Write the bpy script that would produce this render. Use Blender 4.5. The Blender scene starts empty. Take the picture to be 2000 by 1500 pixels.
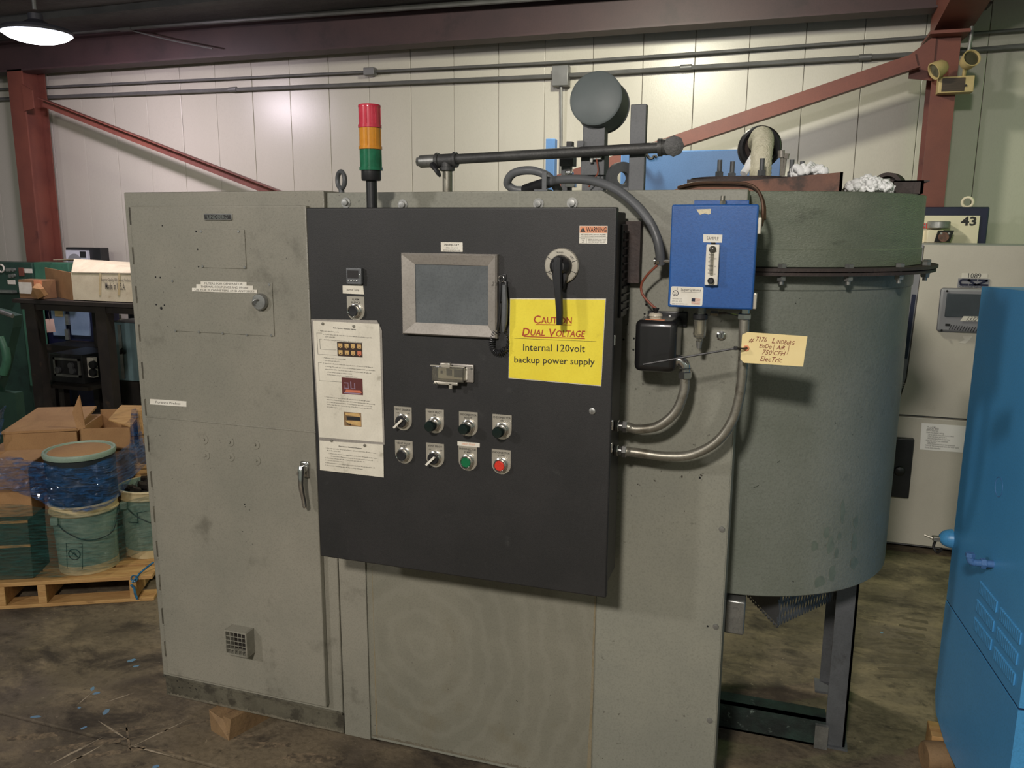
import bpy, bmesh, math, random
from mathutils import Vector, Matrix
random.seed(7)
sc = bpy.context.scene
V = Vector
# ------------------------------------------------------------------ camera
F_PX, PITCH, ROLL, YAW, CAM_H = 1600.0, math.radians(10.93), math.radians(0.3234), math.radians(18.25), 1.85
CAM = V((0, 0, CAM_H))
_fw = V((-math.sin(YAW), math.cos(YAW), 0)); _rt = V((math.cos(YAW), math.sin(YAW), 0)); _up = V((0, 0, 1))
_z = _fw*math.cos(PITCH) - _up*math.sin(PITCH)
_u = _fw*math.sin(PITCH) + _up*math.cos(PITCH)
_cr, _sr = math.cos(ROLL), math.sin(ROLL)
cam_d = bpy.data.cameras.new('camera'); cam_d.sensor_width = 36; cam_d.lens = 36*F_PX/2000
cam_d.clip_start = 0.02; cam_d.clip_end = 100
cam = bpy.data.objects.new('camera', cam_d); sc.collection.objects.link(cam); sc.camera = cam
# image right axis and image up axis after the small roll
_ir = _rt*_cr + _u*_sr; _iu = -_rt*_sr + _u*_cr
cam.matrix_world = Matrix(((_ir.x, _iu.x, -_z.x, CAM.x), (_ir.y, _iu.y, -_z.y, CAM.y), (_ir.z, _iu.z, -_z.z, CAM.z), (0, 0, 0, 1)))
# ------------------------------------------------------------------ exposure, world, lamps' light
sc.view_settings.view_transform = 'Standard'; sc.view_settings.look = 'None'
sc.view_settings.gamma = 1; sc.view_settings.use_curve_mapping = False
sc.view_settings.exposure = 0.0
w = bpy.data.worlds.new('world'); sc.world = w; w.use_nodes = True
w.node_tree.nodes['Background'].inputs[0].default_value = (0.84, 0.95, 0.80, 1)
w.node_tree.nodes['Background'].inputs[1].default_value = 0.18
def lamp_light(name, loc, power, size, col, aim=None):
    d = bpy.data.lights.new(name, 'AREA'); d.shape = 'DISK'; d.size = size; d.energy = power; d.color = col
    o = bpy.data.objects.new(name, d); sc.collection.objects.link(o); o.location = loc
    if aim is not None: o.rotation_euler = (V(aim)-V(loc)).to_track_quat('-Z', 'Y').to_euler()
    return o
WARM = (1.0, 0.93, 0.86)
lamp_light('lamp_light', (-0.45, -2.3, 3.62), 185, 0.42, WARM, (-0.45, 0.4, 0))
lamp_light('lamp_light', (-4.75, -2.2, 3.6), 85, 0.42, (1, .95, .92), (.6, 2.2, .6))
lamp_light('lamp_light', (3.8, -2.2, 3.6), 45, 0.42, (.95, 1, .9))
lamp_light('lamp_light', (-1.02, 4.3, 3.42), 68, 0.25, (1.0, .97, .78), (-1.3, 6.2, 0))
lamp_light('lamp_light', (-5.25, 4.9, 3.12), 56, 0.24, (1.0, .86, .97), (-5.5, 6.4, .6))
lamp_light('lamp_light', (3.2, 5.0, 3.3), 26, 0.42, (.5, 1, .3))
# ------------------------------------------------------------------ helpers
def ray(px, py):
    x, y = px-1000, py-750
    return _rt*(_cr*x+_sr*y) - _u*(-_sr*x+_cr*y) + _z*F_PX
def at(px, py, Y=None, Z=None, X=None):
    r = ray(px, py)
    if Y is not None: return CAM + r*(Y/r.y)
    if Z is not None: return CAM + r*((Z-CAM_H)/r.z)
    return CAM + r*(X/r.x)
def atp(px, py, p, n):
    r = ray(px, py); p = V(p); n = V(n)
    return CAM + r*((p-CAM).dot(n)/r.dot(n))
def lin(r, g, b):
    f = lambda c: (c/255/12.92) if c/255 <= .04045 else ((c/255+.055)/1.055)**2.4
    return (f(r), f(g), f(b), 1)
MATS = {}
def paint(name, base, alt=None, scale=3, rough=.5, metal=0, dirt=None, dscale=8, dthr=.58, damt=.8, speck=None, sscale=70, sthr=.68, bump=0, bscale=40,
          stretch=(1, 1, 1), coat=0, alpha=None, trans=0, emit=None, estr=0, spec=.5, dsoft=.14, grain=.28, gscale=190):
    m = bpy.data.materials.new(name); m.use_nodes = True; MATS[name] = m
    nt = m.node_tree; N = nt.nodes; L = nt.links; b = N['Principled BSDF']
    tc = N.new('ShaderNodeTexCoord'); mp = N.new('ShaderNodeMapping'); mp.inputs['Scale'].default_value = stretch
    L.new(tc.outputs['Object'], mp.inputs['Vector'])
    def noise(s, d=6, r=.6):
        n = N.new('ShaderNodeTexNoise'); n.inputs['Scale'].default_value = s; n.inputs['Detail'].default_value = d; n.inputs['Roughness'].default_value = r
        L.new(mp.outputs[0], n.inputs['Vector']); return n.outputs['Fac']
    def ramp(s, a, z):
        n = N.new('ShaderNodeMapRange'); n.inputs['From Min'].default_value = a; n.inputs['From Max'].default_value = z; n.interpolation_type = 'SMOOTHSTEP'
        L.new(s, n.inputs['Value']); return n.outputs[0]
    def mul(s, k):
        n = N.new('ShaderNodeMath'); n.operation = 'MULTIPLY'; L.new(s, n.inputs[0])
        if hasattr(k, 'links'): L.new(k, n.inputs[1])
        else: n.inputs[1].default_value = k
        return n.outputs[0]
    def mix(f, a, bb):
        n = N.new('ShaderNodeMix'); n.data_type = 'RGBA'; L.new(f, n.inputs[0])
        for v, i in ((a, 6), (bb, 7)):
            if hasattr(v, 'links'): L.new(v, n.inputs[i])
            else: n.inputs[i].default_value = v
        return n.outputs[2]
    col = base
    if alt: col = mix(ramp(noise(scale), .32, .68), base, alt)
    if dirt: col = mix(mul(ramp(noise(dscale, 9, .66), dthr, dthr+dsoft), damt), col, dirt)
    if dirt: col = mix(mul(ramp(noise(gscale, 3), .42, .72), grain), col, tuple(c*.42 for c in base[:3])+(1,))
    if speck: col = mix(mul(ramp(noise(sscale, 3), sthr, sthr+.04), ramp(noise(dscale*.45, 2), .45, .6)), col, speck)
    if hasattr(col, 'links'): L.new(col, b.inputs['Base Color'])
    else: b.inputs['Base Color'].default_value = col
    b.inputs['Roughness'].default_value = rough; b.inputs['Metallic'].default_value = metal
    b.inputs['Coat Weight'].default_value = coat; b.inputs['Transmission Weight'].default_value = trans
    b.inputs['Specular IOR Level'].default_value = spec
    if alpha is not None: b.inputs['Alpha'].default_value = alpha
    if emit: b.inputs['Emission Color'].default_value = emit; b.inputs['Emission Strength'].default_value = estr
    if bump:
        bn = N.new('ShaderNodeBump'); bn.inputs['Strength'].default_value = bump; bn.inputs['Distance'].default_value = .01
        L.new(noise(bscale, 4), bn.inputs['Height']); L.new(bn.outputs[0], b.inputs['Normal'])
    return m
class MB:
    def __init__(s): s.bm = bmesh.new(); s.mi = 0; s.fl = s.bm.faces.layers.int.new('flat')
    def _done(s, faces):
        for f in faces: f.material_index = s.mi
    def m(s, i): s.mi = i; return s
    def geo(s, vs, fs):
        v = [s.bm.verts.new(V(p)) for p in vs]; out = []
        for f in fs:
            try: out.append(s.bm.faces.new([v[i] for i in f]))
            except ValueError: pass
        s._done(out); return v, out
    def box(s, a, b, bev=0, M=None, seg=2):
        x0, y0, z0 = a; x1, y1, z1 = b
        x0, x1 = min(x0, x1), max(x0, x1); y0, y1 = min(y0, y1), max(y0, y1); z0, z1 = min(z0, z1), max(z0, z1)
        vs = [V((x, y, z)) for z in (z0, z1) for y in (y0, y1) for x in (x0, x1)]
        if M is not None: vs = [M @ p for p in vs]
        v, f = s.geo(vs, [(0, 2, 3, 1), (4, 5, 7, 6), (0, 1, 5, 4), (2, 6, 7, 3), (0, 4, 6, 2), (1, 3, 7, 5)])
        if bev:
            old = set(s.bm.faces)-set(f); es = list({e for ff in f for e in ff.edges})
            bmesh.ops.bevel(s.bm, geom=es, offset=bev, segments=seg, affect='EDGES', profile=.5)
            R = M.to_3x3().inverted() if M is not None else None
            for ff in s.bm.faces:
                if ff in old: continue
                ff.material_index = s.mi; ff.normal_update(); n = R @ ff.normal if R else ff.normal
                if max(abs(n.x), abs(n.y), abs(n.z)) > .9995: ff[s.fl] = 1
        return s
    def bar(s, p, q, wd, ht, up=(0, 0, 1), bev=0):
        p, q = V(p), V(q); d = (q-p); l = d.length; d.normalize(); r = d.cross(V(up)).normalized(); u = r.cross(d)
        M = Matrix(((r.x, d.x, u.x, p.x), (r.y, d.y, u.y, p.y), (r.z, d.z, u.z, p.z), (0, 0, 0, 1)))
        return s.box((-wd/2, 0, -ht/2), (wd/2, l, ht/2), bev, M)
    def frame(s, d):
        d = V(d).normalized(); a = V((0, 0, 1)) if abs(d.z) < .9 else V((1, 0, 0))
        x = a.cross(d).normalized(); return x, d.cross(x)
    def lathe(s, o, axis, prof, n=20, a0=0):
        o = V(o); axis = V(axis).normalized(); x, y = s.frame(axis); rings = []
        for r, h in prof:
            if r < 1e-6: rings.append([s.bm.verts.new(o+axis*h)])
            else: rings.append([s.bm.verts.new(o+axis*h+(x*math.cos(a0+2*math.pi*i/n)+y*math.sin(a0+2*math.pi*i/n))*r) for i in range(n)])
        fs = []
        for A, B in zip(rings, rings[1:]):
            for i in range(n):
                j = (i+1) % n
                if len(A) == 1 and len(B) == 1: continue
                if len(A) == 1: q = (A[0], B[i], B[j]) ; q = (A[0], B[j], B[i])
                elif len(B) == 1: q = (A[i], A[j], B[0])
                else: q = (A[i], A[j], B[j], B[i])
                try: fs.append(s.bm.faces.new(q))
                except ValueError: pass
        s._done(fs); return s
    def cyl(s, p, q, r, r2=None, n=16, bev=0):
        p, q = V(p), V(q); l = (q-p).length; r2 = r if r2 is None else r2
        pr = [(0, 0), (r, 0), (r2, l), (0, l)] if not bev else [(0, 0), (r-bev, 0), (r, bev), (r2, l-bev), (r2-bev, l), (0, l)]
        return s.lathe(p, q-p, pr, n)
    def hexa(s, p, q, r): return s.cyl(p, q, r, n=6, bev=r*.12)
    def tube(s, pts, r, n=10, closed=False, caps=True, ribs=0):
        pts = [V(p) for p in pts]; k = len(pts); rs = r if isinstance(r, (list, tuple)) else [r]*k
        t0 = (pts[1]-pts[0]).normalized(); x, y = s.frame(t0); rings = []
        for i, p in enumerate(pts):
            if closed: t = (pts[(i+1) % k]-pts[i-1]).normalized()
            else: t = (pts[min(i+1, k-1)]-pts[max(i-1, 0)]).normalized()
            x = (x - t*x.dot(t)).normalized(); y = t.cross(x)
            rr = rs[i]*(1+ribs*(i % 2))
            rings.append([s.bm.verts.new(p+(x*math.cos(2*math.pi*j/n)+y*math.sin(2*math.pi*j/n))*rr) for j in range(n)])
        fs = []
        for i in range(k if closed else k-1):
            A, B = rings[i], rings[(i+1) % k]
            for j in range(n): fs.append(s.bm.faces.new((A[j], A[(j+1) % n], B[(j+1) % n], B[j])))
        if caps and not closed:
            fs.append(s.bm.faces.new(list(reversed(rings[0])))); fs.append(s.bm.faces.new(rings[-1]))
        s._done(fs); return s
    def torus(s, c, axis, R, r, n=20, k=8):
        c = V(c); x, y = s.frame(axis)
        return s.tube([c+(x*math.cos(2*math.pi*i/n)+y*math.sin(2*math.pi*i/n))*R for i in range(n)], r, k, closed=True)
    def prism(s, poly, ext):
        ext = V(ext); n = len(poly); vs = [V(p) for p in poly]+[V(p)+ext for p in poly]
        fs = [tuple(range(n)), tuple(reversed(range(n, 2*n)))]+[(i, i+n, (i+1) % n+n, (i+1) % n) for i in range(n)]
        v, f = s.geo(vs, fs); bmesh.ops.recalc_face_normals(s.bm, faces=f); return s
    def sheet(s, tl, tr, br, bl, th=.001):
        tl, tr, br, bl = map(V, (tl, tr, br, bl)); n = (tr-tl).cross(bl-tl).normalized()   # away from the viewer
        return s.prism([tl, tr, br, bl], n*th)
    def text(s, body, c, cap, width=None, x=(1, 0, 0), y=(0, 0, 1), align='C', bold=0, shear=0):
        cu = bpy.data.curves.new('t', 'FONT'); cu.body = body; cu.resolution_u = 2 if cap > .004 else 1; cu.offset = bold; cu.shear = shear
        ob = bpy.data.objects.new('t', cu); me = ob.to_mesh()
        if me is None or not len(me.vertices): bpy.data.objects.remove(ob); bpy.data.curves.remove(cu); return s
        xs = [v.co.x for v in me.vertices]; x0, x1 = min(xs), max(xs); k = cap/.69; kx = k if width is None else width/max(x1-x0, 1e-6)
        off = {'C': (x0+x1)/2, 'L': x0, 'R': x1}[align]
        c, x, y = V(c), V(x).normalized(), V(y).normalized()
        s.geo([c + x*((v.co.x-off)*kx) + y*((v.co.y-.345)*k) for v in me.vertices], [tuple(p.vertices) for p in me.polygons])
        ob.to_mesh_clear(); bpy.data.objects.remove(ob); bpy.data.curves.remove(cu); return s
    def build(s, name, mats, origin=None, smooth=True):
        me = bpy.data.meshes.new(name)
        if origin is not None: bmesh.ops.translate(s.bm, verts=s.bm.verts, vec=-V(origin))
        flat = [f[s.fl] for f in s.bm.faces]
        s.bm.to_mesh(me); s.bm.free(); at_ = me.attributes.get('flat')
        if at_: me.attributes.remove(at_)
        for mm in (mats if isinstance(mats, (list, tuple)) else [mats]): me.materials.append(mm)
        if smooth:
            if smooth != 'full': me.set_sharp_from_angle(angle=math.radians(38))
            for p, k in zip(me.polygons, flat): p.use_smooth = not k
        return me
def link(o): sc.collection.objects.link(o); return o
def tag(o, label=None, cat=None, group=None, kind=None):
    for k, v in (('label', label), ('category', cat), ('group', group), ('kind', kind)):
        if v: o[k] = v
    return o
def thing(name, label, cat, loc=(0, 0, 0), group=None, rz=0):
    o = link(bpy.data.objects.new(name, None)); o.location = loc; o.rotation_euler = (0, 0, rz); o.empty_display_size = .05
    return tag(o, label, cat, group)
def part(name, mb, mats, parent, label=None, world=True, smooth=True, kind=None):
    root = parent
    while root.parent: root = root.parent
    me = mb.build(name, mats, root.location if world else None, smooth)
    o = link(bpy.data.objects.new(name, me)); o.parent = parent
    return tag(o, label, kind=kind)
def solo(name, mb, mats, label, cat, group=None, origin=None, smooth=True, kind=None):
    zs = [v.co for v in mb.bm.verts]
    if origin is None: origin = V((sum(p.x for p in zs)/len(zs), sum(p.y for p in zs)/len(zs), min(p.z for p in zs)))
    o = link(bpy.data.objects.new(name, mb.build(name, mats, origin, smooth))); o.location = origin
    return tag(o, label, cat, group, kind)
def copy_tree(o, parent=None):
    c = link(o.copy()); c.parent = parent
    for ch in list(o.children): copy_tree(ch, c)
    return c
def curve(pts, n=8):
    pts = [V(p) for p in pts]; out = []
    P = [pts[0]*2-pts[1]]+pts+[pts[-1]*2-pts[-2]]
    for i in range(1, len(P)-2):
        a, b, c, d = P[i-1:i+3]
        for k in range(n):
            t = k/n; out.append(.5*((2*b)+(c-a)*t+(2*a-5*b+4*c-d)*t*t+(3*b-3*c+d-a)*t**3))
    out.append(pts[-1]); return out
# ------------------------------------------------------------------ materials
GRAY = paint('machine_gray', lin(141, 137, 124), lin(129, 127, 115), 2.2, .48, dirt=lin(82, 79, 68), dscale=6, dthr=.55, damt=.62, speck=lin(40, 38, 34), sscale=120, sthr=.70, bump=.06, bscale=160, dsoft=.2)
GRAY2 = paint('panel_gray', lin(140, 139, 126), lin(130, 130, 119), 2.6, .45, dirt=lin(104, 100, 82), dscale=4, dthr=.6, damt=.45, speck=lin(60, 56, 48), sscale=60, sthr=.67, bump=.05, bscale=160)
BASEG = paint('base_gray', lin(98, 94, 80), lin(76, 72, 60), 6, .6, dirt=lin(52, 48, 40), dscale=14, dthr=.48, damt=.85, speck=lin(30, 28, 24), sscale=90, sthr=.62, bump=.1, bscale=120)
TANKG = paint('tank_gray', lin(114, 119, 108), lin(126, 130, 121), 3, .36, dirt=lin(76, 82, 74), dscale=6, dthr=.58, damt=.55, speck=lin(52, 56, 50), sscale=40, sthr=.7, bump=.18, bscale=90, dsoft=.2)
TANKU = paint('tank_upper_gray', lin(112, 120, 104), lin(126, 132, 116), 4, .4, dirt=lin(72, 76, 66), dscale=7, dthr=.56, damt=.5, speck=lin(50, 52, 46), sscale=60, sthr=.7, bump=.4, bscale=130, stretch=(1, 1, 2.5))
BLACK = paint('black_powder_coat', lin(42, 41, 41), lin(35, 35, 35), 5, .5, dirt=lin(74, 74, 72), dscale=11, dthr=.62, damt=.4, bump=.08, bscale=500)
BLACKP = paint('black_plastic', lin(30, 30, 32), lin(40, 40, 42), 9, .4)
BLUEB = paint('sample_box_blue', lin(42, 92, 160), lin(38, 84, 150), 6, .38, dirt=lin(70, 104, 150), dscale=14, dthr=.68, damt=.4, bump=.05, bscale=300)
BLUEC = paint('cabinet_blue', lin(82, 160, 214), lin(76, 152, 207), 3, .36, bump=.06, bscale=420, dirt=lin(70, 150, 205), dscale=10, dthr=.7, damt=.3)
LOCKB = paint('locker_blue', lin(140, 162, 188), lin(126, 150, 178), 5, .45, dirt=lin(80, 100, 130), dscale=6, dthr=.6, damt=.5)
BLUEP = paint('pale_blue', lin(80, 120, 172), lin(70, 110, 160), 3, .4, dirt=lin(70, 100, 140), dscale=7, dthr=.6, damt=.4)
WALLM = paint('wall_white', lin(198, 193, 182), lin(188, 184, 172), .7, .3, dirt=lin(170, 162, 148), dscale=1.6, dthr=.6, damt=.35, stretch=(1, 1, .3), bump=.05, bscale=200, grain=.1)
REDC = paint('red_oxide', lin(124, 70, 58), lin(108, 60, 52), 2.5, .5, dirt=lin(70, 36, 36), dscale=5, dthr=.58, damt=.6)
BEAMM = paint('dark_oxide', lin(72, 52, 54), lin(62, 46, 49), 2, .55, dirt=lin(52, 40, 42), dscale=4, dthr=.55, damt=.6)
CEILM = paint('ceiling_insulation', lin(78, 78, 80), lin(58, 58, 62), 3, .55, dirt=lin(100, 100, 104), dscale=6, dthr=.6, damt=.6, bump=1.0, bscale=9, stretch=(1, 2.2, 1))
STEEL = paint('galvanised', lin(168, 168, 164), lin(146, 147, 144), 20, .38, .75, dirt=lin(110, 108, 100), dscale=30, dthr=.6, damt=.5)
CHROME = paint('chrome', lin(205, 204, 200), None, 5, .18, .95)
CONDM = paint('conduit_metal', lin(160, 156, 144), lin(138, 134, 122), 12, .4, .7, dirt=lin(96, 88, 74), dscale=18, dthr=.55, damt=.6)
WCOND = paint('wall_conduit', lin(126, 126, 126), lin(112, 112, 112), 6, .45, .4)
DPIPE = paint('black_iron', lin(70, 70, 70), lin(84, 84, 82), 14, .5, .35, dirt=lin(96, 92, 88), dscale=22, dthr=.6, damt=.6, bump=.15, bscale=150)
HOSE = paint('hose_gray', lin(104, 106, 108), lin(92, 94, 96), 9, .42)
DGREY = paint('dark_grey_steel', lin(102, 104, 106), lin(88, 90, 92), 8, .5, .2, dirt=lin(54, 52, 50), dscale=10, dthr=.6, damt=.6)
WHITE = paint('white_label', lin(226, 222, 210), lin(214, 208, 194), 16, .45)
PAPER = paint('paper', lin(222, 216, 200), lin(208, 202, 186), 9, .35, dirt=lin(140, 134, 118), dscale=16, dthr=.58, damt=.55, coat=.2, grain=.12)
YELLOW = paint('yellow_sign', lin(240, 222, 70), lin(230, 210, 60), 7, .4, dirt=lin(170, 150, 60), dscale=14, dthr=.66, damt=.5, coat=.15, grain=.1)
MANILA = paint('manila_card', lin(236, 216, 158), lin(228, 206, 146), 10, .6)
INK = paint('ink_black', lin(34, 32, 32), None, 1, .6)
INKG = paint('ink_faded', lin(96, 92, 86), None, 1, .6)
INKR = paint('ink_red', lin(170, 62, 34), None, 1, .6)
INKB = paint('ink_redbrown', lin(122, 46, 34), None, 1, .6)
INKO = paint('label_orange', lin(226, 150, 110), lin(216, 140, 100), 30, .5)
GLASSD = paint('screen_glass', lin(104, 108, 110), lin(92, 96, 98), 8, .25, dirt=lin(124, 126, 126), dscale=18, dthr=.66, damt=.4)
BEZEL = paint('bezel_grey', lin(166, 160, 152), lin(154, 148, 140), 9, .42, .25, dirt=lin(128, 120, 110), dscale=20, dthr=.62, damt=.4)
PLATE = paint('legend_metal', lin(196, 190, 176), lin(184, 178, 164), 14, .36, .55)
GREENL = paint('green_cap', lin(20, 104, 64), None, 1, .3)
REDL = paint('red_cap', lin(206, 58, 44), None, 1, .3)
DKLENS = paint('dark_lens', lin(22, 34, 32), None, 1, .2)
LENSR = paint('red_lens', lin(214, 66, 86), lin(202, 54, 74), 40, .22, trans=.15, coat=.3)
LENSA = paint('amber_lens', lin(232, 160, 54), lin(220, 146, 42), 40, .22, trans=.25, coat=.3)
LENSG = paint('green_lens', lin(36, 118, 84), lin(28, 102, 70), 40, .22, trans=.15, coat=.3)
CLEAR = paint('clear_plastic', lin(226, 222, 208), None, 1, .12, trans=.92)
CARD = paint('cardboard', lin(172, 132, 88), lin(158, 118, 78), 7, .75, dirt=lin(120, 88, 56), dscale=9, dthr=.58, damt=.5)
CARDD = paint('cardboard_dark', lin(140, 106, 74), lin(126, 94, 66), 7, .75)
CARDW = paint('cardboard_white', lin(222, 212, 182), lin(208, 196, 166), 8, .65, dirt=lin(160, 136, 100), dscale=9, dthr=.6, damt=.5)
WOOD = paint('pallet_wood', lin(196, 156, 100), lin(174, 132, 80), 6, .75, dirt=lin(118, 84, 50), dscale=9, dthr=.56, damt=.7, stretch=(1, 6, 6), bump=.2, bscale=30)
WOODD = paint('worn_wood', lin(140, 112, 78), lin(116, 92, 64), 9, .8, dirt=lin(60, 44, 30), dscale=12, dthr=.54, damt=.8, bump=.3, bscale=40)
FIBER = paint('ceramic_fiber', lin(250, 250, 248), lin(244, 245, 244), 30, .9, bump=.3, bscale=60)
BRAID = paint('braided_sleeve', lin(232, 226, 200), lin(218, 212, 184), 60, .7, bump=.6, bscale=140)
RUST = paint('rust_primer', lin(136, 92, 72), lin(108, 76, 64), 7, .65, dirt=lin(50, 44, 40), dscale=8, dthr=.52, damt=.85)
DRUST = paint('dark_scale', lin(74, 62, 58), lin(60, 52, 50), 12, .7, dirt=lin(160, 130, 126), dscale=22, dthr=.66, damt=.7, bump=.3, bscale=60)
DGREEN = paint('machine_green', lin(44, 74, 62), lin(36, 62, 54), 4, .45, dirt=lin(24, 40, 36), dscale=7, dthr=.55, damt=.6)
LGREEN = paint('green_enamel', lin(70, 120, 96), lin(56, 102, 82), 6, .45, dirt=lin(40, 66, 54), dscale=8, dthr=.55, damt=.6)
RACKM = paint('rack_steel', lin(52, 46, 40), lin(40, 36, 34), 6, .6, .2, dirt=lin(84, 68, 52), dscale=9, dthr=.6, damt=.6)
BUCK = paint('bucket_plastic', lin(146, 164, 146), lin(128, 150, 136), 6, .5, dirt=lin(88, 112, 104), dscale=10, dthr=.56, damt=.5)
BUCKT = paint('bucket_rim', lin(206, 190, 150), lin(190, 170, 126), 8, .5)
DRUMK = paint('drum_black', lin(40, 46, 48), lin(30, 36, 40), 6, .4)
CREAM = paint('cream_paint', lin(222, 212, 186), lin(214, 204, 178), 3, .45)
CHAMW = paint('chamber_beige', lin(206, 200, 186), lin(198, 192, 178), 2.5, .42, grain=.08, dirt=lin(160, 152, 136), dscale=5, dthr=.62, damt=.35)
CHAMG = paint('chamber_grey', lin(140, 140, 144), lin(130, 130, 134), 4, .45)
NAVY = paint('navy_paint', lin(26, 30, 58), lin(22, 26, 50), 4, .4)
GOLD = paint('emergency_light_beige', lin(196, 174, 124), lin(182, 160, 112), 8, .5)
LENSGL = paint('emergency_lens', lin(96, 92, 74), None, 1, .15, .3)
COPPER = paint('red_wire', lin(140, 78, 60), None, 1, .45)
BROWNT = paint('copper_tube', lin(92, 74, 62), lin(110, 84, 66), 20, .4, .6)
PORC = paint('porcelain', lin(206, 196, 176), lin(190, 180, 160), 10, .3)
GLOSSK = paint('gloss_black', lin(34, 33, 34), lin(28, 28, 28), 6, .3, coat=.25)
TEALG = paint('peeling_green', lin(46, 66, 58), lin(30, 36, 34), 7, .6, dirt=lin(150, 166, 156), dscale=16, dthr=.6, damt=.85, bump=.3, bscale=40)
LAMPE = paint('lamp_glow', lin(255, 255, 255), None, 1, .5, emit=(.96, .97, 1, 1), estr=9)
PINKT = paint('pink_card', lin(226, 190, 180), None, 1, .6)
SCRATCH = paint('floor_scratch', lin(176, 162, 140), lin(150, 136, 114), 60, .8)
SPOTB = paint('blue_paint_spot', lin(92, 134, 172), lin(108, 138, 154), 30, .5)
SCUFF = paint('pale_scuff', lin(140, 122, 98), lin(104, 92, 74), 40, .8, dirt=lin(84, 74, 60), dscale=30, dthr=.45, damt=1)
TYRE = paint('tyre_black', lin(80, 71, 57), lin(98, 86, 68), 20, .8)
HOLE = paint('hole_black', lin(12, 12, 12), None, 1, .8)

def floor_mat():
    m = paint('floor_concrete', lin(130, 116, 94), lin(106, 96, 80), .8, .74, dirt=lin(66, 59, 51), dscale=1.2, dthr=.44, damt=.9, bump=.25, bscale=60, dsoft=.22, grain=.55, gscale=45, spec=.3)
    nt = m.node_tree; N = nt.nodes; L = nt.links; b = N['Principled BSDF']
    src = b.inputs['Base Color'].links[0].from_socket
    tc = N.new('ShaderNodeTexCoord')
    def layer(src, rot, scl, sc_, det, lo, hi, colr, amt):
        mp = N.new('ShaderNodeMapping'); mp.inputs['Rotation'].default_value = (0, 0, math.radians(rot)); mp.inputs['Scale'].default_value = scl; L.new(tc.outputs['Object'], mp.inputs[0])
        n = N.new('ShaderNodeTexNoise'); n.inputs['Scale'].default_value = sc_; n.inputs['Detail'].default_value = det; n.inputs['Roughness'].default_value = .72; n.inputs['Distortion'].default_value = .4; L.new(mp.outputs[0], n.inputs['Vector'])
        r = N.new('ShaderNodeMapRange'); r.inputs['From Min'].default_value = lo; r.inputs['From Max'].default_value = hi; r.inputs['To Max'].default_value = amt; L.new(n.outputs['Fac'], r.inputs['Value'])
        x = N.new('ShaderNodeMix'); x.data_type = 'RGBA'; L.new(r.outputs[0], x.inputs[0]); L.new(src, x.inputs[6]); x.inputs[7].default_value = colr
        return x.outputs[2]
    c = layer(src, 0, (1, 1, 1), .7, 4, .48, .64, lin(96, 86, 80), .7)
    c = layer(c, -35, (1.2, 2.2, 1), 2.0, 10, .5, .68, lin(148, 132, 106), .75)
    c = layer(c, 40, (1.5, 2.6, 1), 1.7, 10, .5, .64, lin(56, 50, 44), .85)
    c = layer(c, 10, (1, 1, 1), 4.5, 9, .56, .68, lin(60, 53, 46), .7)
    c = layer(c, -52, (1.5, 18, 1), 2.0, 10, .66, .74, lin(172, 158, 138), .5)
    c = layer(c, 0, (1, 1, 1), 14, 8, .58, .68, lin(48, 43, 38), .65)
    c = layer(c, 20, (1, 1, 1), 30, 6, .63, .71, lin(168, 154, 130), .6)
    L.new(c, b.inputs['Base Color'])
    return m
FLOORM = floor_mat()
def swirl_mat():
    m = paint('wiped_panel_gray', lin(130, 127, 113), lin(119, 117, 104), 3, .46, dirt=lin(112, 106, 88), dscale=4, dthr=.55, damt=.5, speck=lin(52, 50, 44), sscale=70, sthr=.72, bump=.05, bscale=160)
    nt = m.node_tree; N = nt.nodes; L = nt.links; b = N['Principled BSDF']; src = b.inputs['Base Color'].links[0].from_socket
    tc = N.new('ShaderNodeTexCoord'); mp = N.new('ShaderNodeMapping'); c = at(820, 1270, Y=2.29) - V((-1.4, 2.5, .085))
    mp.inputs['Location'].default_value = (-c.x*3, -c.y*3, -c.z*2.4); mp.inputs['Scale'].default_value = (3, 3, 2.4); L.new(tc.outputs['Object'], mp.inputs[0])
    wv = N.new('ShaderNodeTexWave'); wv.wave_type = 'RINGS'; wv.rings_direction = 'SPHERICAL'; wv.inputs['Scale'].default_value = 1.5; wv.inputs['Distortion'].default_value = 9; wv.inputs['Detail'].default_value = 8; wv.inputs['Detail Scale'].default_value = .8; wv.inputs['Detail Roughness'].default_value = .7
    L.new(mp.outputs[0], wv.inputs['Vector'])
    r = N.new('ShaderNodeMapRange'); r.inputs['From Min'].default_value = .55; r.inputs['From Max'].default_value = 1; r.inputs['To Max'].default_value = .15; L.new(wv.outputs['Fac'], r.inputs['Value'])
    x = N.new('ShaderNodeMix'); x.data_type = 'RGBA'; L.new(r.outputs[0], x.inputs[0]); L.new(src, x.inputs[6]); x.inputs[7].default_value = lin(148, 145, 132)
    L.new(x.outputs[2], b.inputs['Base Color']); return m
SWIRL = swirl_mat()
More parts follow.
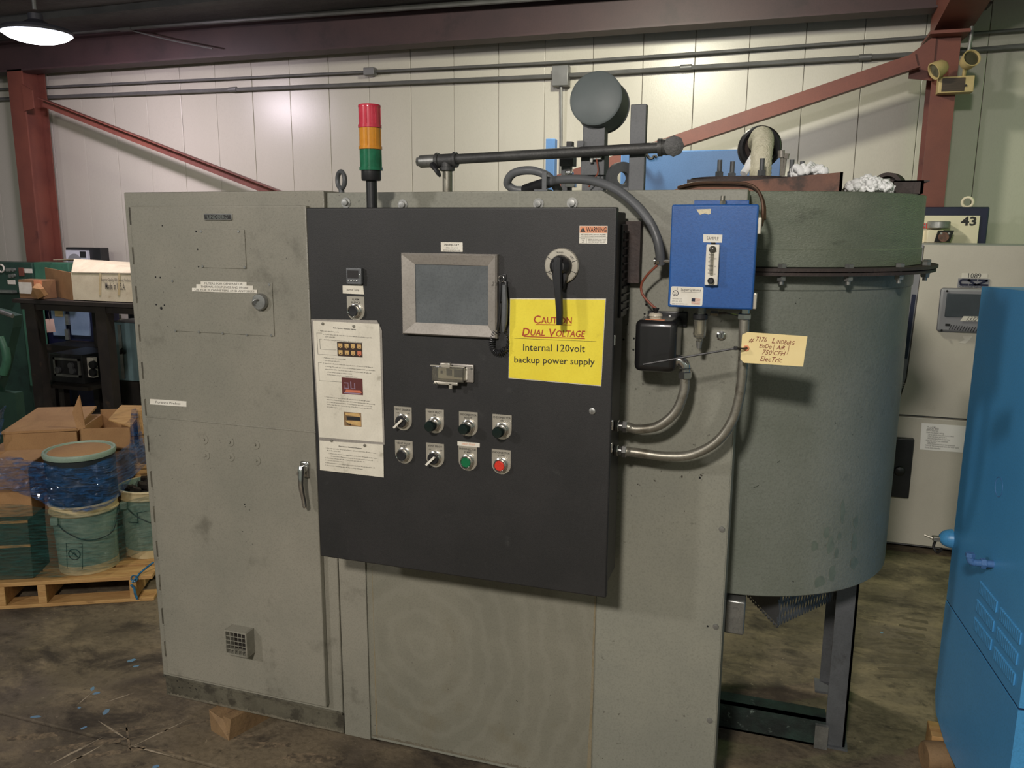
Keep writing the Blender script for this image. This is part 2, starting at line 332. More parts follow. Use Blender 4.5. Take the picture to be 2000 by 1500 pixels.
def film_mat(name, tint, a0, a1):
    m = bpy.data.materials.new(name); m.use_nodes = True; nt = m.node_tree; N = nt.nodes; L = nt.links; b = N['Principled BSDF']
    tc = N.new('ShaderNodeTexCoord'); mp = N.new('ShaderNodeMapping'); mp.inputs['Scale'].default_value = (1.6, 1.6, 12); mp.inputs['Rotation'].default_value = (0, math.radians(8), 0); L.new(tc.outputs['Object'], mp.inputs[0])
    n = N.new('ShaderNodeTexNoise'); n.inputs['Scale'].default_value = 8; n.inputs['Detail'].default_value = 8; L.new(mp.outputs[0], n.inputs['Vector'])
    r = N.new('ShaderNodeMapRange'); r.inputs['From Min'].default_value = .4; r.inputs['From Max'].default_value = .66; r.inputs['To Min'].default_value = a0; r.inputs['To Max'].default_value = a1; L.new(n.outputs['Fac'], r.inputs['Value'])
    b.inputs['Base Color'].default_value = tint; b.inputs['Roughness'].default_value = .14; b.inputs['Coat Weight'].default_value = .8; b.inputs['Specular IOR Level'].default_value = .9
    bn = N.new('ShaderNodeBump'); bn.inputs['Strength'].default_value = 1; bn.inputs['Distance'].default_value = .06; L.new(n.outputs['Fac'], bn.inputs['Height']); L.new(bn.outputs[0], b.inputs['Normal'])
    L.new(r.outputs[0], b.inputs['Alpha']); return m
FILM = film_mat('blue_stretch_film', lin(36, 100, 160), .28, .78); FILMT = film_mat('tinted_stretch_film', lin(28, 104, 100), .2, .6)
# ================================================================== THE SETTING
YW = 6.5
def struct(name, mb, mats, smooth=True):
    o = link(bpy.data.objects.new(name, mb.build(name, mats, None, smooth))); o['kind'] = 'structure'; return o
# floor: two slabs with an open saw-cut joint between them
fl = struct('floor', MB().box((-12, -6, -.3), (6, 7.2, -.06)), FLOORM, False)
part('slab', MB().box((-12, -6, -.06), (6, 2.088, 0), .004), FLOORM, fl, smooth=False)
part('slab', MB().box((-12, 2.098, -.06), (6, 7.2, 0), .004), FLOORM, fl, smooth=False)
def patch(px, py, rx, ry, rot, m, name, n=12, z=.0006):
    c = at(px, py, Z=0); ca, sa = math.cos(rot), math.sin(rot); ps = []
    for i in range(n):
        a = 2*math.pi*i/n; k = random.uniform(.75, 1.15); u, v = rx*math.cos(a)*k, ry*math.sin(a)*k
        ps.append(V((c.x+u*ca-v*sa, c.y+u*sa+v*ca, 0)))
    part(name, MB().prism(ps, (0, 0, z)), m, fl, smooth=False)
for px, py, rx, ry, ro in ((257, 1290, .035, .018, .9), (266, 1301, .022, .01, .8), (181, 1345, .03, .012, 2.2), (188, 1354, .022, .014, .8), (207, 1390, .018, .03, .3),
                           (70, 1400, .03, .012, .4), (163, 1422, .02, .01, 1.2), (305, 1497, .02, .012, .5), (1722, 1236, .012, .012, 0), (155, 1382, .012, .008, 0)):
    patch(px, py, rx*.62, ry*.7, ro, SPOTB, 'paint_spot')
for px, py, rx, ry, ro in ((240, 1425, .1, .014, .55), (165, 1455, .16, .022, .6), (222, 1470, .12, .016, .6), (60, 1440, .1, .02, .5), (330, 1425, .16, .004, .75), (250, 1440, .1, .004, -.75), (340, 1470, .1, .005, .1),
                           (520, 1455, .09, .02, .3), (600, 1480, .1, .03, .2), (470, 1440, .05, .016, .4)):
    patch(px, py, rx, ry, ro, SCUFF, 'scuff_mark', 16)
for a, b, wd_ in (((192, 1408), (250, 1445), .004), ((368, 1405), (250, 1462), .003), ((262, 1353), (205, 1372), .003), ((95, 1495), (200, 1440), .006), ((250, 1455), (340, 1478), .004), ((180, 1352), (150, 1378), .003), ((120, 1500), (205, 1452), .004)):
    p, q = at(*a, Z=0), at(*b, Z=0); o = (q-p).cross(V((0, 0, 1))).normalized()*wd_
    part('scratch_mark', MB().prism([p, p.lerp(q, .4)-o, q, p.lerp(q, .6)+o], (0, 0, .0006)), SCRATCH, fl, smooth=False)
for k in range(9):
    p = at(1812-k*3.5, 1213+k*13, Z=0); q = at(1762-k*7, 1205+k*14, Z=0)
    part('tyre_mark', MB().prism([p, q, q+(p-q).cross(V((0, 0, 1))).normalized()*.022, p+(p-q).cross(V((0, 0, 1))).normalized()*.034], (0, 0, .0006)), TYRE, fl, smooth=False)
# back wall of flat liner panels with open seams
wb = struct('wall_back', MB().box((-12, YW+.03, 0), (5, YW+.16, 3.72)), WALLM, False)
seams = sorted(at(px, py, Y=YW).x for px, py in ((159, 200), (233, 175), (308, 175), (383, 175), (458.5, 175), (539, 175), (625, 175), (714, 200), (804, 200), (898, 210), (993, 210), (1315, 100), (1433, 95), (1557, 90), (1688, 85)))
pw = (seams[-1]-seams[0])/18.0
x0 = seams[0]-pw*9
for i in range(36):
    a = x0+i*pw
    if a > 4: break
    part('wall_panel', MB().box((a+.0015, YW-.0015*(i % 2), .02), (a+pw-.0015, YW+.03, 3.7), .003), WALLM, wb, smooth=False)
zcl = at(700, 24, Y=6.1).z+.02
ce = struct('ceiling', MB().prism([(-12, 7.1, zcl-.06), (-12, 6.0, zcl), (-12, -6, zcl+1.0), (-12, -6, zcl+1.3), (-12, 7.1, zcl+.3)], (17, 0, 0)), CEILM, False)
for k in range(9):
    y = 5.6-k*1.25; z = zcl+(6-y)/12.0+.01
    part('insulation_fold', MB().tube([(-12, y, z), (-8, y+.03, z-.03), (-4, y, z), (0, y-.02, z-.03), (5, y, z)], .06, 8), CEILM, ce)
# steel frame
def hcol(name, x0_, x1_, y0, y1, z1, label):
    t = thing(name, label, 'column', ((x0_+x1_)/2, y0, 0))
    part('flange', MB().box((x0_, y0, 0), (x1_, y0+.014, z1)), REDC, t); part('flange', MB().box((x0_, y1-.014, 0), (x1_, y1, z1)), REDC, t)
    xm = (x0_+x1_)/2; part('web', MB().box((xm-.006, y0+.013, .02), (xm+.006, y1-.013, z1)), REDC, t); part('base_plate', MB().box((x0_-.05, y0-.05, 0), (x1_+.05, min(y1+.05, YW-.02), .02)), REDC, t)
    return t
ca, cb = at(1818, 175, Y=6.12).x, at(1867, 175, Y=6.12).x
beam_b = at(700, 91, Y=6.16).z; beam_t = at(700, 24, Y=6.1).z
rc = hcol('steel_column', ca, cb, 6.12, 6.36, at(1850, 72, Y=6.12).z, 'red oxide steel column carrying the twin head emergency light')
part('cap_plate', MB().box((ca-.05, 6.0, at(1850, 72, Y=6.12).z), (cb+.03, 6.4, at(1850, 72, Y=6.12).z+.02)), REDC, rc)
g = MB(); zz = at(1800, 120, Y=6.1).z
g.prism([(ca-.14, 6.105, zz-.1), (ca-.14, 6.105, zz+.05), (ca, 6.105, zz+.16), (ca, 6.105, zz-.12)], (0, .012, 0)); part('gusset_plate', g, REDC, rc)
la, lb = at(30, 300, Y=6.12).x, at(58, 300, Y=6.12).x
lc = hcol('steel_column', la, lb, 6.12, 6.38, beam_b, 'red oxide steel column beyond the dark green machine')
zz = at(50, 190, Y=6.1).z
part('gusset_plate', MB().prism([(lb, 6.105, zz-.12), (lb, 6.105, zz+.12), (lb+.12, 6.105, zz+.06), (lb+.12, 6.105, zz-.1)], (0, .012, 0)), REDC, lc)
# rafter running from the column towards the viewer
rz = at(1850, 60, Y=6.12).z
rf = MB(); xm = (ca+cb)/2+.03
rf.prism([(xm-.11, 6.36, rz), (xm-.11, 6.36, rz+.5), (xm-.11, -4, rz+1.3), (xm-.11, 1.0, rz+.6), (xm-.11, 5.2, rz+.12)], (.22, 0, 0))
solo('roof_rafter', rf, REDC, 'red oxide roof rafter resting on the column of the emergency light', 'beam', smooth=False)
bm_ = thing('eave_beam', 'long dark red steel beam running along the top of the wall', 'beam', (-3, 6.16, beam_b))
part('web', MB().box((lb-3, 6.2, beam_b), (ca+.3, 6.215, beam_t)), BEAMM, bm_, smooth=False)
part('bottom_flange', MB().box((lb-3, 6.12, beam_b-.014), (ca+.3, 6.3, beam_b)), BEAMM, bm_, smooth=False)
part('top_flange', MB().box((lb-3, 6.12, beam_t), (ca+.3, 6.3, beam_t+.014)), BEAMM, bm_, smooth=False)
# X bracing
def brace(name, p, q, wd, label):
    p, q = V(p), V(q); d = (q-p).normalized(); n = d.cross(V((0, 1, 0))).normalized()
    t = thing(name, label, 'brace', p)
    part('leg', MB().bar(p, q, .008, wd, up=n), REDC, t, smooth=False)
    part('ledge', MB().bar(p+n*wd/2+V((0, -wd/2, 0)), q+n*wd/2+V((0, -wd/2, 0)), .008, wd, up=(0, 1, 0)), REDC, t, smooth=False)
a = at(52, 188, Y=6.1); b = at(525, 372, Y=6.1); brace('cross_brace', a+(b-a)*.075, a+(b-a)*1.95, .07, 'red steel cross brace sloping down behind the grey door cabinet')
a = at(1790, 119, Y=6.09); b = at(1330, 274, Y=6.09); brace('cross_brace', a, a+(b-a)*2.25, .1, 'red steel cross brace sloping from the emergency light column behind the pipes')
# wall conduits and boxes
c1 = [at(x, y, Y=6.44) for x, y in ((-120, 179), (70, 171), (455, 153), (723, 140), (1105, 121), (1346, 105), (1807, 72), (2100, 50), (2700, 2))]
c2 = [at(x, y, Y=6.44) for x, y in ((-120, 199), (60, 191), (455, 175), (723, 164), (1095, 148), (1346, 132), (1800, 105), (2100, 82), (2700, 36))]
t = thing('wall_conduit', 'thin upper grey conduit running along the wall', 'conduit', c1[0])
part('pipe', MB().tube(c1, .011, 8), WCOND, t)
p = at(723, 140, Y=6.44); part('junction_box', MB().box(p-V((.05, .03, .03)), p+V((.05, .03, .03)), .006), WCOND, t)
t = thing('wall_conduit', 'thicker lower grey conduit on the wall with a drop at the square box', 'conduit', c2[0])
part('pipe', MB().tube(c2, .016, 8), WCOND, t)
p = at(1096, 149, Y=6.43); part('junction_box', MB().box(p-V((.065, .04, .075)), p+V((.065, .04, .075)), .006), WCOND, t)
part('drop_pipe', MB().tube([p-V((0, 0, .07)), at(1096, 270, Y=6.45), V((p.x, 6.45, .4))], .012, 8), WCOND, t)
for k, (x, y) in enumerate(((455, 175), (1340, 132), (1690, 112))):
    p = at(x, y, Y=6.44); part('coupling', MB().cyl(p-V((.04, 0, -.001)), p+V((.04, 0, .002)), .021, n=12), WCOND, t)
p0, p1 = at(133, 63, Y=6.06), at(1500, -36, Y=6.06)
t = thing('beam_conduit', 'grey conduit running along the upper edge of the dark beam', 'conduit', p0)
part('pipe', MB().tube([p0-V((2, 0, -.02)), p0, p1], .02, 8), WCOND, t)
p = at(247, 55, Y=6.06); part('coupling', MB().cyl(p-V((.06, 0, 0)), p+V((.06, 0, 0)), .028, n=10), WCOND, t)
q = [at(247, 57, Y=6.1), at(330, 78, Y=6.1), at(415, 95, Y=6.1)]
solo('hanging_wire', MB().tube(curve(q, 6), .006, 6), WCOND, 'thin wire sagging across the dark beam', 'wire')
# high bay lamp in view
lp = at(72, 62, Y=4.9)
t = thing('high_bay_lamp', 'round glowing high bay lamp under the dark ceiling', 'lamp', lp)
part('reflector', MB().lathe(lp, (0, 0, 1), [(.233, -.015), (.236, .0), (.225, .02), (.1, .05), (.05, .08), (.05, .12), (0, .12)], 28), paint('lamp_housing', lin(60, 60, 70), None, 1, .5), t)
part('lens', MB().lathe(lp, (0, 0, 1), [(0, -.08), (.08, -.075), (.145, -.062), (.195, -.043), (.232, -.018), (0, -.01)], 28), LAMPE, t)
part('stem', MB().cyl(lp+V((0, 0, .15)), V((lp.x, lp.y, zcl+(6-lp.y)/12.0-.08)), .015, n=8), WCOND, t)
# ================================================================== THE GENERATOR CABINET
YG, YT, YD = 2.285, 2.298, 2.262
BZ = .085
cx0, cx1 = at(241, 374, Y=YG).x, at(632, 374, Y=YG).x
czt = at(430, 374, Y=YG).z
tz = at(900, 374, Y=YT).z; tx1 = at(1446, 640, Y=YT).x
gc = thing('generator_cabinet', 'large worn grey machine cabinet with a tall hinged door and wide panels', 'machine', (-1.4, 2.5, BZ))
part('cabinet_body', MB().box((cx0, YG, .165), (cx1, 2.85, czt), .004), GRAY, gc)
part('plinth', MB().box((cx0+.003, YG+.006, BZ), (cx1-.002, 2.85, .168), .003), BASEG, gc)
zpb = at(500, 1352, Y=YD).z
part('sill', MB().box((cx0+.001, YG-.004, .163), (cx1-.001, YG+.02, at(330, 1319, Y=YG).z), .002), BASEG, gc)
dx0, dx1 = at(253, 402, Y=YD).x, at(634, 1300, Y=YD).x; dz0, dz1 = at(330, 1317, Y=YD).z, at(400, 402, Y=YD).z
dr = part('door', MB().box((dx0, YD, dz0), (dx1, YG, dz1), .004), GRAY, gc)
hg = MB(); hz = dz0
n = 26; hh = (dz1-dz0)/n
for i in range(n):
    part('hinge_knuckle', MB().cyl((dx0-.002, YD+.008, dz0+i*hh+.004), (dx0-.002, YD+.008, dz0+(i+1)*hh-.004), .0075 if i % 2 else .0055, n=8), BASEG if i % 2 else GRAY, dr)
def fp(px, py, y): return at(px, py, Y=y)
# plates, band, nameplate on the door
def plate(name, tl, br, y, th, m, par, bev=.0012, label=None):
    a, b = fp(*tl, y), fp(*br, y)
    return part(name, MB().box((a.x, y, b.z), (b.x, y+th, a.z), bev), m, par, label)
plate('upper_cover_plate', (388, 448), (481, 525), YD-.003, .003, GRAY, dr)
plate('lower_cover_plate', (334, 546), (536, 657), YD-.003, .003, GRAY, dr)
plate('seam_band', (288, 812), (617, 846), YD-.0015, .0015, GRAY, dr)
sw = MB()
for px, py in ((393, 452), (466, 452), (396, 520), (478, 522), (337, 549), (526, 556), (343, 646), (389, 648), (435, 651), (482, 654), (530, 655)):
    p = fp(px, py, YD-.003); sw.cyl(p, p-V((0, .002, 0)), .004, n=8)
    part('screw', sw, STEEL, dr); sw = MB()
for px, py, r in ((383, 452, .003), (386, 487, .003), (388, 521, .003), (467, 478, .003), (304, 541, .003), (313, 542, .003), (305, 595, .003), (321, 596, .003), (315, 602, .0055), (317, 441, .0025), (527, 588, .0025), (453, 620, .002), (439, 615, .002), (478, 985, .0025), (479, 990, .002), (487, 996, .002)):
    p = fp(px, py, YD); part('hole', MB().cyl(p+V((0, .002, 0)), p-V((0, .0004, 0)), r, n=8), HOLE, dr)
for px, py in ((399, 858), (449, 863), (499, 868), (402, 889), (450, 892), (501, 899)):
    p = fp(px, py, YD); wsh = MB().lathe(p, (0, -1, 0), [(0, 0), (.017, 0), (.0165, .002), (.013, .0022), (.006, .002), (0, .002)], 20)
    wsh.cyl(p, p-V((0, .006, 0)), .0045, n=8); part('plug_washer', wsh, GRAY, dr)
# round knob with a curved pull
p = fp(511, 589, YD-.003); kn = MB().lathe(p, (0, -1, 0), [(0, 0), (.026, 0), (.027, .004), (.0265, .014), (.024, .017), (0, .018)], 24)
kn.tube(curve([p+V((.002, -.018, .006)), p+V((-.004, -.024, .008)), p+V((-.014, -.026, .002)), p+V((-.018, -.022, -.008)), p+V((-.014, -.018, -.012))], 4), .0025, 6)
part('round_latch', kn, STEEL, dr)
# nameplate
a, b = fp(397, 417, YD-.006), fp(452, 430, YD-.006)
npm = MB().box((a.x, YD-.005, b.z), (b.x, YD, a.z), .0015); npm.m(1).box((a.x+.003, YD-.0058, b.z+.003), (b.x-.003, YD-.004, a.z-.003))
npm.m(2).text('\u201cLINDBERG\u201d', ((a.x+b.x)/2, YD-.0062, (a.z+b.z)/2), .0105, (b.x-a.x)*.88, bold=.012)
part('nameplate', npm, [STEEL, INK, CHROME], dr, 'small black nameplate with raised silver lettering')
# label tapes
def tape(tl, tr, br, bl, y, body, cap, name, par, m=WHITE, ink=INKG, wfrac=.84, bold=0, th=.0006):
    c = [at(*q, Y=y) for q in (tl, tr, br, bl)]; mb = MB().sheet(*c, th)
    x = (c[1]-c[0]).normalized(); yv = (c[0]-c[3]).normalized(); cc = (c[0]+c[1]+c[2]+c[3])/4
    if body: mb.m(1).text(body, cc-V((0, .0005, 0)), cap, (c[1]-c[0]).length*wfrac, x, yv, bold=bold)
    return part(name, mb, [m, ink], par, smooth=False)
yt = YD-.0044
tape((392, 549.5), (481.5, 551), (481.5, 559), (392, 557), yt, 'FILTERS FOR GENERATOR', .0072, 'label_tape', dr)
tape((383.5, 555), (494, 558), (494, 567), (383.5, 563.5), yt-.0006, 'THERMAL COUPLINGS AND PROBE', .007, 'label_tape', dr)
tape((375, 562), (502, 566), (502, 573), (375, 569), yt-.0012, 'OIL FOR FLOWMETERS AND ANTISEIZE', .0062, 'label_tape', dr, wfrac=.92)
tape((293, 779), (364, 784), (364, 794.5), (293, 789.5), YD-.0007, 'Furance Probes', .0085, 'label_tape', dr, wfrac=.68)
# vent hood low on the door
a, b = fp(435, 1223, YD-.03), fp(492, 1284, YD-.03); vx0, vx1, vz0, vz1 = fp(437, 1230, YD-.045).x, fp(480, 1230, YD-.045).x, fp(437, 1277, YD-.045).z, fp(437, 1230, YD-.045).z
vm = MB(); y0 = YD-.045; t_ = .006
for q in (((vx0, y0, vz0), (vx0+t_, YD, vz1)), ((vx1-t_, y0, vz0), (vx1, YD, vz1)), ((vx0+t_*.5, y0+.0004, vz0), (vx1-t_*.5, YD, vz0+t_)), ((vx0+t_*.5, y0+.0004, vz1-t_), (vx1-t_*.5, YD, vz1))): vm.box(*q, .0012)
vh = part('vent_hood', vm, GRAY, gc)
for i in range(1, 5):
    x = vx0+t_+(vx1-vx0-2*t_)*i/5; part('grille_bar', MB().box((x-.001, y0+.003, vz0+.003), (x+.001, y0+.006, vz1-.003)), GRAY, vh)
for i in range(1, 5):
    z = vz0+t_+(vz1-vz0-2*t_)*i/5; part('grille_bar', MB().box((vx0+.003, y0+.002, z-.001), (vx1-.003, y0+.005, z+.001)), GRAY, vh)
part('backing', MB().box((vx0+.004, YD-.006, vz0+.004), (vx1-.004, YD-.001, vz1-.004)), RACKM, vh)
# door handle
p = fp(597, 915, YD); hd = MB().box((p.x-.016, YD-.008, p.z-.03), (p.x+.016, YD, p.z+.026), .006, seg=3)
hd.cyl(p, p-V((0, .024, 0)), .014, .012, 16)
hd.tube(curve([p+V((0, -.022, .012)), p+V((.002, -.03, -.01)), p+V((.004, -.036, -.05)), p+V((.008, -.03, -.1)), p+V((.012, -.032, -.125))], 5), [.013, .013, .013, .013, .012, .0115, .011, .011, .0105, .01, .01, .01, .0095, .009, .009, .009, .009, .009, .0085, .008, .006][:21], 10)
h_ = part('door_handle', hd, CHROME, gc)
q = fp(586, 925, YD-.02); part('lock_cylinder', MB().cyl((q.x, YD-.002, q.z), (q.x, YD-.026, q.z), .0105, n=16, bev=.002), CHROME, h_)
# tower behind the black enclosure
part('tower_body', MB().box((cx1+.002, YT, BZ), (-.74, 2.85, tz), .003).box((-.745, YT, BZ), (tx1, YT+.12, tz), .003), GRAY2, gc)
xa, xb = at(720, 1200, Y=YT).x, at(1160, 1300, Y=YT).x; zt_ = at(900, 1090, Y=YT).z+.1
part('lower_panel', MB().box((xa, YT-.003, BZ+.012), (xb, YT+.001, zt_), .0012), SWIRL, gc)
part('side_panel', MB().box((xb+.004, YT-.002, BZ+.004), (tx1-.004, YT+.001, at(1300, 425, Y=YT).z), .001), GRAY2, gc)
part('corner_strip', MB().box((cx1+.002, YT-.008, BZ), (xa-.003, YT+.001, zt_), .0012), GRAY, gc)
GRIME = paint('floor_grime', lin(100, 94, 80), lin(118, 112, 96), 30, .7, dirt=lin(110, 104, 90), dscale=26, dthr=.5, damt=.9)
RUN = paint('rust_run', lin(126, 114, 88), lin(136, 128, 108), 30, .6, dirt=lin(108, 88, 58), dscale=30, dthr=.55, damt=.7)
def ragged(x0, x1, z0, h, y, n):
    top = [(x1-(x1-x0)*k/n, y, z0+h*random.uniform(.35, 1)) for k in range(n+1)]
    return MB().prism([(x0, y, z0), (x1, y, z0)]+top, (0, -.0004, 0))
part('grime_edge', ragged(xa, xb, BZ+.013, .012, YT-.003, 220), GRIME, gc, smooth=False)
part('grime_edge', ragged(cx0+.01, cx1-.01, BZ+.003, .012, YG+.0058, 200), GRIME, gc, smooth=False)
xr_ = at(1158, 1320, Y=YT).x
part('rust_run', MB().prism([(xr_-.012, YT-.003, BZ+.02), (xr_+.002, YT-.003, BZ+.02), (xr_+.004, YT-.003, zt_-.12), (xr_+.0, YT-.003, zt_-.12), (xr_-.006, YT-.003, BZ+.25)], (0, -.0004, 0)), RUN, gc, smooth=False)
xs_ = at(722, 1250, Y=YT).x
part('dirt_run', MB().prism([(xs_+.016, YT-.003, BZ+.01), (xs_+.022, YT-.003, BZ+.01), (xs_+.02, YT-.003, BZ+.4), (xs_+.019, YT-.003, zt_-.11), (xs_+.018, YT-.003, zt_-.11)], (0, -.0003, 0)), RUN, gc, smooth=False)
for px, py, k in ((1410, 1034, 1), (1398, 1224, 1), (1386, 1407, 1), (1367, 933, 0), (1382, 1223, 0)):
    p = fp(px, py, YT-.002); mb = MB().lathe(p, (0, -1, 0), [(0, 0), (.009, 0), (.008, .003), (0, .004)], 14) if k else MB().cyl(p+V((0, .002, 0)), p-V((0, .001, 0)), .003, n=8)
    part('bolt' if k else 'hole', mb, STEEL if k else HOLE, gc)
for px, py in ((676, 396), (1118, 397), (787, 400), (1052, 398)):
    p = fp(px, py, YT); part('bolt', MB().lathe(p, (0, -1, 0), [(0, 0), (.016, 0), (.016, .003), (.01, .003), (.009, .011), (0, .012)], 12), STEEL, gc)
for px, py in ((1238, 661), (1218, 663), (1237, 683), (1259, 613), (1262, 595)):
    p = fp(px, py, YT-.002); part('hole', MB().cyl(p+V((0, .002, 0)), p-V((0, .001, 0)), .003, n=8), HOLE, gc)
p = fp(1409, 655, YT-.002); kl = MB().lathe(p, (0, -1, 0), [(0, 0), (.013, 0), (.0125, .006), (.008, .008), (.008, .01), (0, .01)], 18); kl.m(1).box(p+V((-.001, -.0105, -.006)), p+V((.001, -.009, .006)))
part('key_lock', kl, [CHROME, INK], gc)
# top edge strap clip
p = fp(1056, 371, YT); part('clip', MB().box(p+V((-.02, .0, -.004)), p+V((.02, .05, .002)), .001).box(p+V((.0, .01, 0)), p+V((.014, .02, .05)), .001), DGREY, gc)
# eye bolt
p = at(667, 374, Y=2.36); eb = MB().torus(p+V((0, 0, .035)), (.55, .8, 0), .026, .0075, 22, 10).cyl(p-V((0, 0, .02)), p+V((0, 0, .012)), .009, n=12)
part('lifting_eye', eb, DGREY, gc)
# timber block under the cabinet
a = at(418, 1431, Z=0); wk = thing('wood_block', 'splintered timber block under the edge of the grey door cabinet', 'block', (a.x, a.y, 0), rz=math.radians(-22))
part('timber', MB().prism([(-.02, 0, 0), (.085, .01, 0), (.09, .02, .083), (.05, .012, .083), (.04, .02, .06), (.012, .004, .083), (-.025, 0, .083)], (-.03, .5, 0)), WOODD, wk, world=False, smooth=False)
part('skid_rail', MB().box((-1.6, 2.58, 0), (-.75, 2.66, BZ)), DGREY, gc)
# ================================================================== THE BLACK CONTROL ENCLOSURE
YB = 2.075
bx0, bx1 = at(597, 406, Y=YB).x, at(1206, 404, Y=YB).x; bz0, bz1 = at(1178, 1168, Y=YB).z, at(900, 405, Y=YB).z
ce_ = thing('control_enclosure', 'large matte black control enclosure with a grey screen and rows of push buttons', 'control panel', ((bx0+bx1)/2, 2.2, bz0))
part('enclosure_body', MB().box((bx0+.014, YB+.024, bz0+.012), (bx1-.012, 2.258, bz1-.01), .004), BLACK, ce_)
part('front_door', MB().box((bx0, YB, bz0), (bx1, YB+.022, bz1), .0045, seg=3), BLACK, ce_)
part('gasket', MB().box((bx0+.008, YB+.02, bz0+.006), (bx1-.006, YB+.026, bz1-.006)), BLACKP, ce_)
part('mounting_plate', MB().box((-.78, 2.256, at(1240, 552, Y=2.27).z), (at(1251, 500, Y=2.27).x, 2.2955, at(1240, 432, Y=2.27).z)), DRUST, ce_)
for k in range(2): part('mounting_strut', MB().box((bx0+.2+k*.15+.1, 2.256, bz0+.06+k*.86), (bx0+.4+k*.15, 2.2955, bz0+.1+k*.86)), DGREY, ce_)
# louvre on the side wall
xs = bx1-.012; lz0, lz1 = at(1225, 612, X=xs).z, at(1225, 438, X=xs).z; ly0, ly1 = at(1213, 500, X=xs).y, at(1226, 500, X=xs).y
part('filter_frame', MB().box((xs-.002, ly0-.012, lz0), (xs+.006, ly1+.03, lz1), .003), BLACKP, ce_)
for i in range(11):
    z = lz0+.02+(lz1-lz0-.04)*i/10
    part('louvre', MB().box((xs+.004, ly0-.004, z-.004), (xs+.011, ly1+.022, z+.002), .001), BLACKP, ce_)
for px, py in ((1199, 665), (1197, 828), (1193, 875)):
    p = at(px, py, X=bx1); part('latch_clip', MB().box((bx1-.002, YB+.006, p.z-.013), (bx1+.003, YB+.016, p.z+.013), .001), CHROME, ce_)
p = at(1157, 803, Y=YB); kl = MB().lathe(p, (0, -1, 0), [(0, 0), (.009, 0), (.0085, .003), (.006, .004), (0, .004)], 16); kl.m(1).box(p+V((-.001, -.0046, -.004)), p+V((.001, -.0038, .004)))
part('key_lock', kl, [STEEL, INK], ce_)
# touch screen
o = [at(787, 493, Y=YB), at(976, 497, Y=YB), at(970, 660, Y=YB), at(791, 651, Y=YB)]
ox0, ox1, oz0, oz1 = o[0].x+.001, o[1].x-.002, (o[2].z+o[3].z)/2, (o[0].z+o[1].z)/2
i_ = [at(810, 516, Y=YB-.008), at(953, 636, Y=YB-.008)]; ix0, ix1, iz0, iz1 = i_[0].x, i_[1].x, i_[1].z, i_[0].z
bz = MB()
def loop(x0, x1, z0, z1, y): return [(x0, y, z1), (x1, y, z1), (x1, y, z0), (x0, y, z0)]
L_ = loop(ox0, ox1, oz0, oz1, YB-.0002)+loop(ox0, ox1, oz0, oz1, YB-.014)+loop(ox0+.004, ox1-.004, oz0+.004, oz1-.004, YB-.02)+loop(ix0, ix1, iz0, iz1, YB-.008)+loop(ix0, ix1, iz0, iz1, YB-.004)
fs = []
for r in range(4):
    for k in range(4): fs.append((r*4+k, (r+1)*4+k, (r+1)*4+(k+1) % 4, r*4+(k+1) % 4))
v, f = bz.geo(L_, fs); bmesh.ops.recalc_face_normals(bz.bm, faces=f)
bzo = part('screen_bezel', bz, BEZEL, ce_, smooth=False)
part('screen_glass', MB().box((ix0, YB-.0055, iz0), (ix1, YB-.0005, iz1)), GLASSD, bzo)
part('lettering', MB().text('23', at(965, 554, Y=YB-.019), .011, None, shear=.3).text('\u2014', at(965, 552, Y=YB-.019), .004), INKG, bzo, 'faint handwritten number')
# small label above the screen
a, b = at(861, 473, Y=YB), at(904, 492, Y=YB); c = (a+b)/2
mb = MB().box((a.x, YB-.001, b.z), (b.x, YB, a.z), .0006); mb.m(1).text('ENDOINJECTOR\u2122', c+V((0, -.0014, .006)), .0052, .042, bold=.01).text('SERIAL NO. E-1001', c+V((0, -.0014, -.002)), .0032, .034).text('www.supersystems.com', c+V((0, -.0014, -.008)), .0032, .05)
part('name_label', mb, [WHITE, INK], ce_, smooth=False)
# temperature controller
a, b = at(675, 523, Y=YB-.014), at(706, 556, Y=YB-.014); tcx = (a.x+b.x)/2
tcm = MB().box((a.x, YB-.014, b.z), (b.x, YB, a.z), .003)
tco = part('temperature_controller', tcm, DGREY, ce_)
part('display', MB().box((a.x+.005, YB-.0148, b.z+.017), (b.x-.009, YB-.012, a.z-.007)), INK, tco)
for k in range(4): part('key', MB().box((a.x+.006+k*.0085, YB-.017, b.z+.0085), (a.x+.0115+k*.0085, YB-.012, b.z+.0125), .001), CHROME, tco)
part('side_clip', MB().box((b.x-.005, YB-.017, b.z+.018), (b.x-.0025, YB-.012, b.z+.03), .0006), CHROME, tco)
tape((669, 557.5), (709, 558), (711, 575), (669.5, 573), YB-.0008, 'Burnoff Temp', .006, 'paper_tag', ce_, PAPER, INKG, .6)
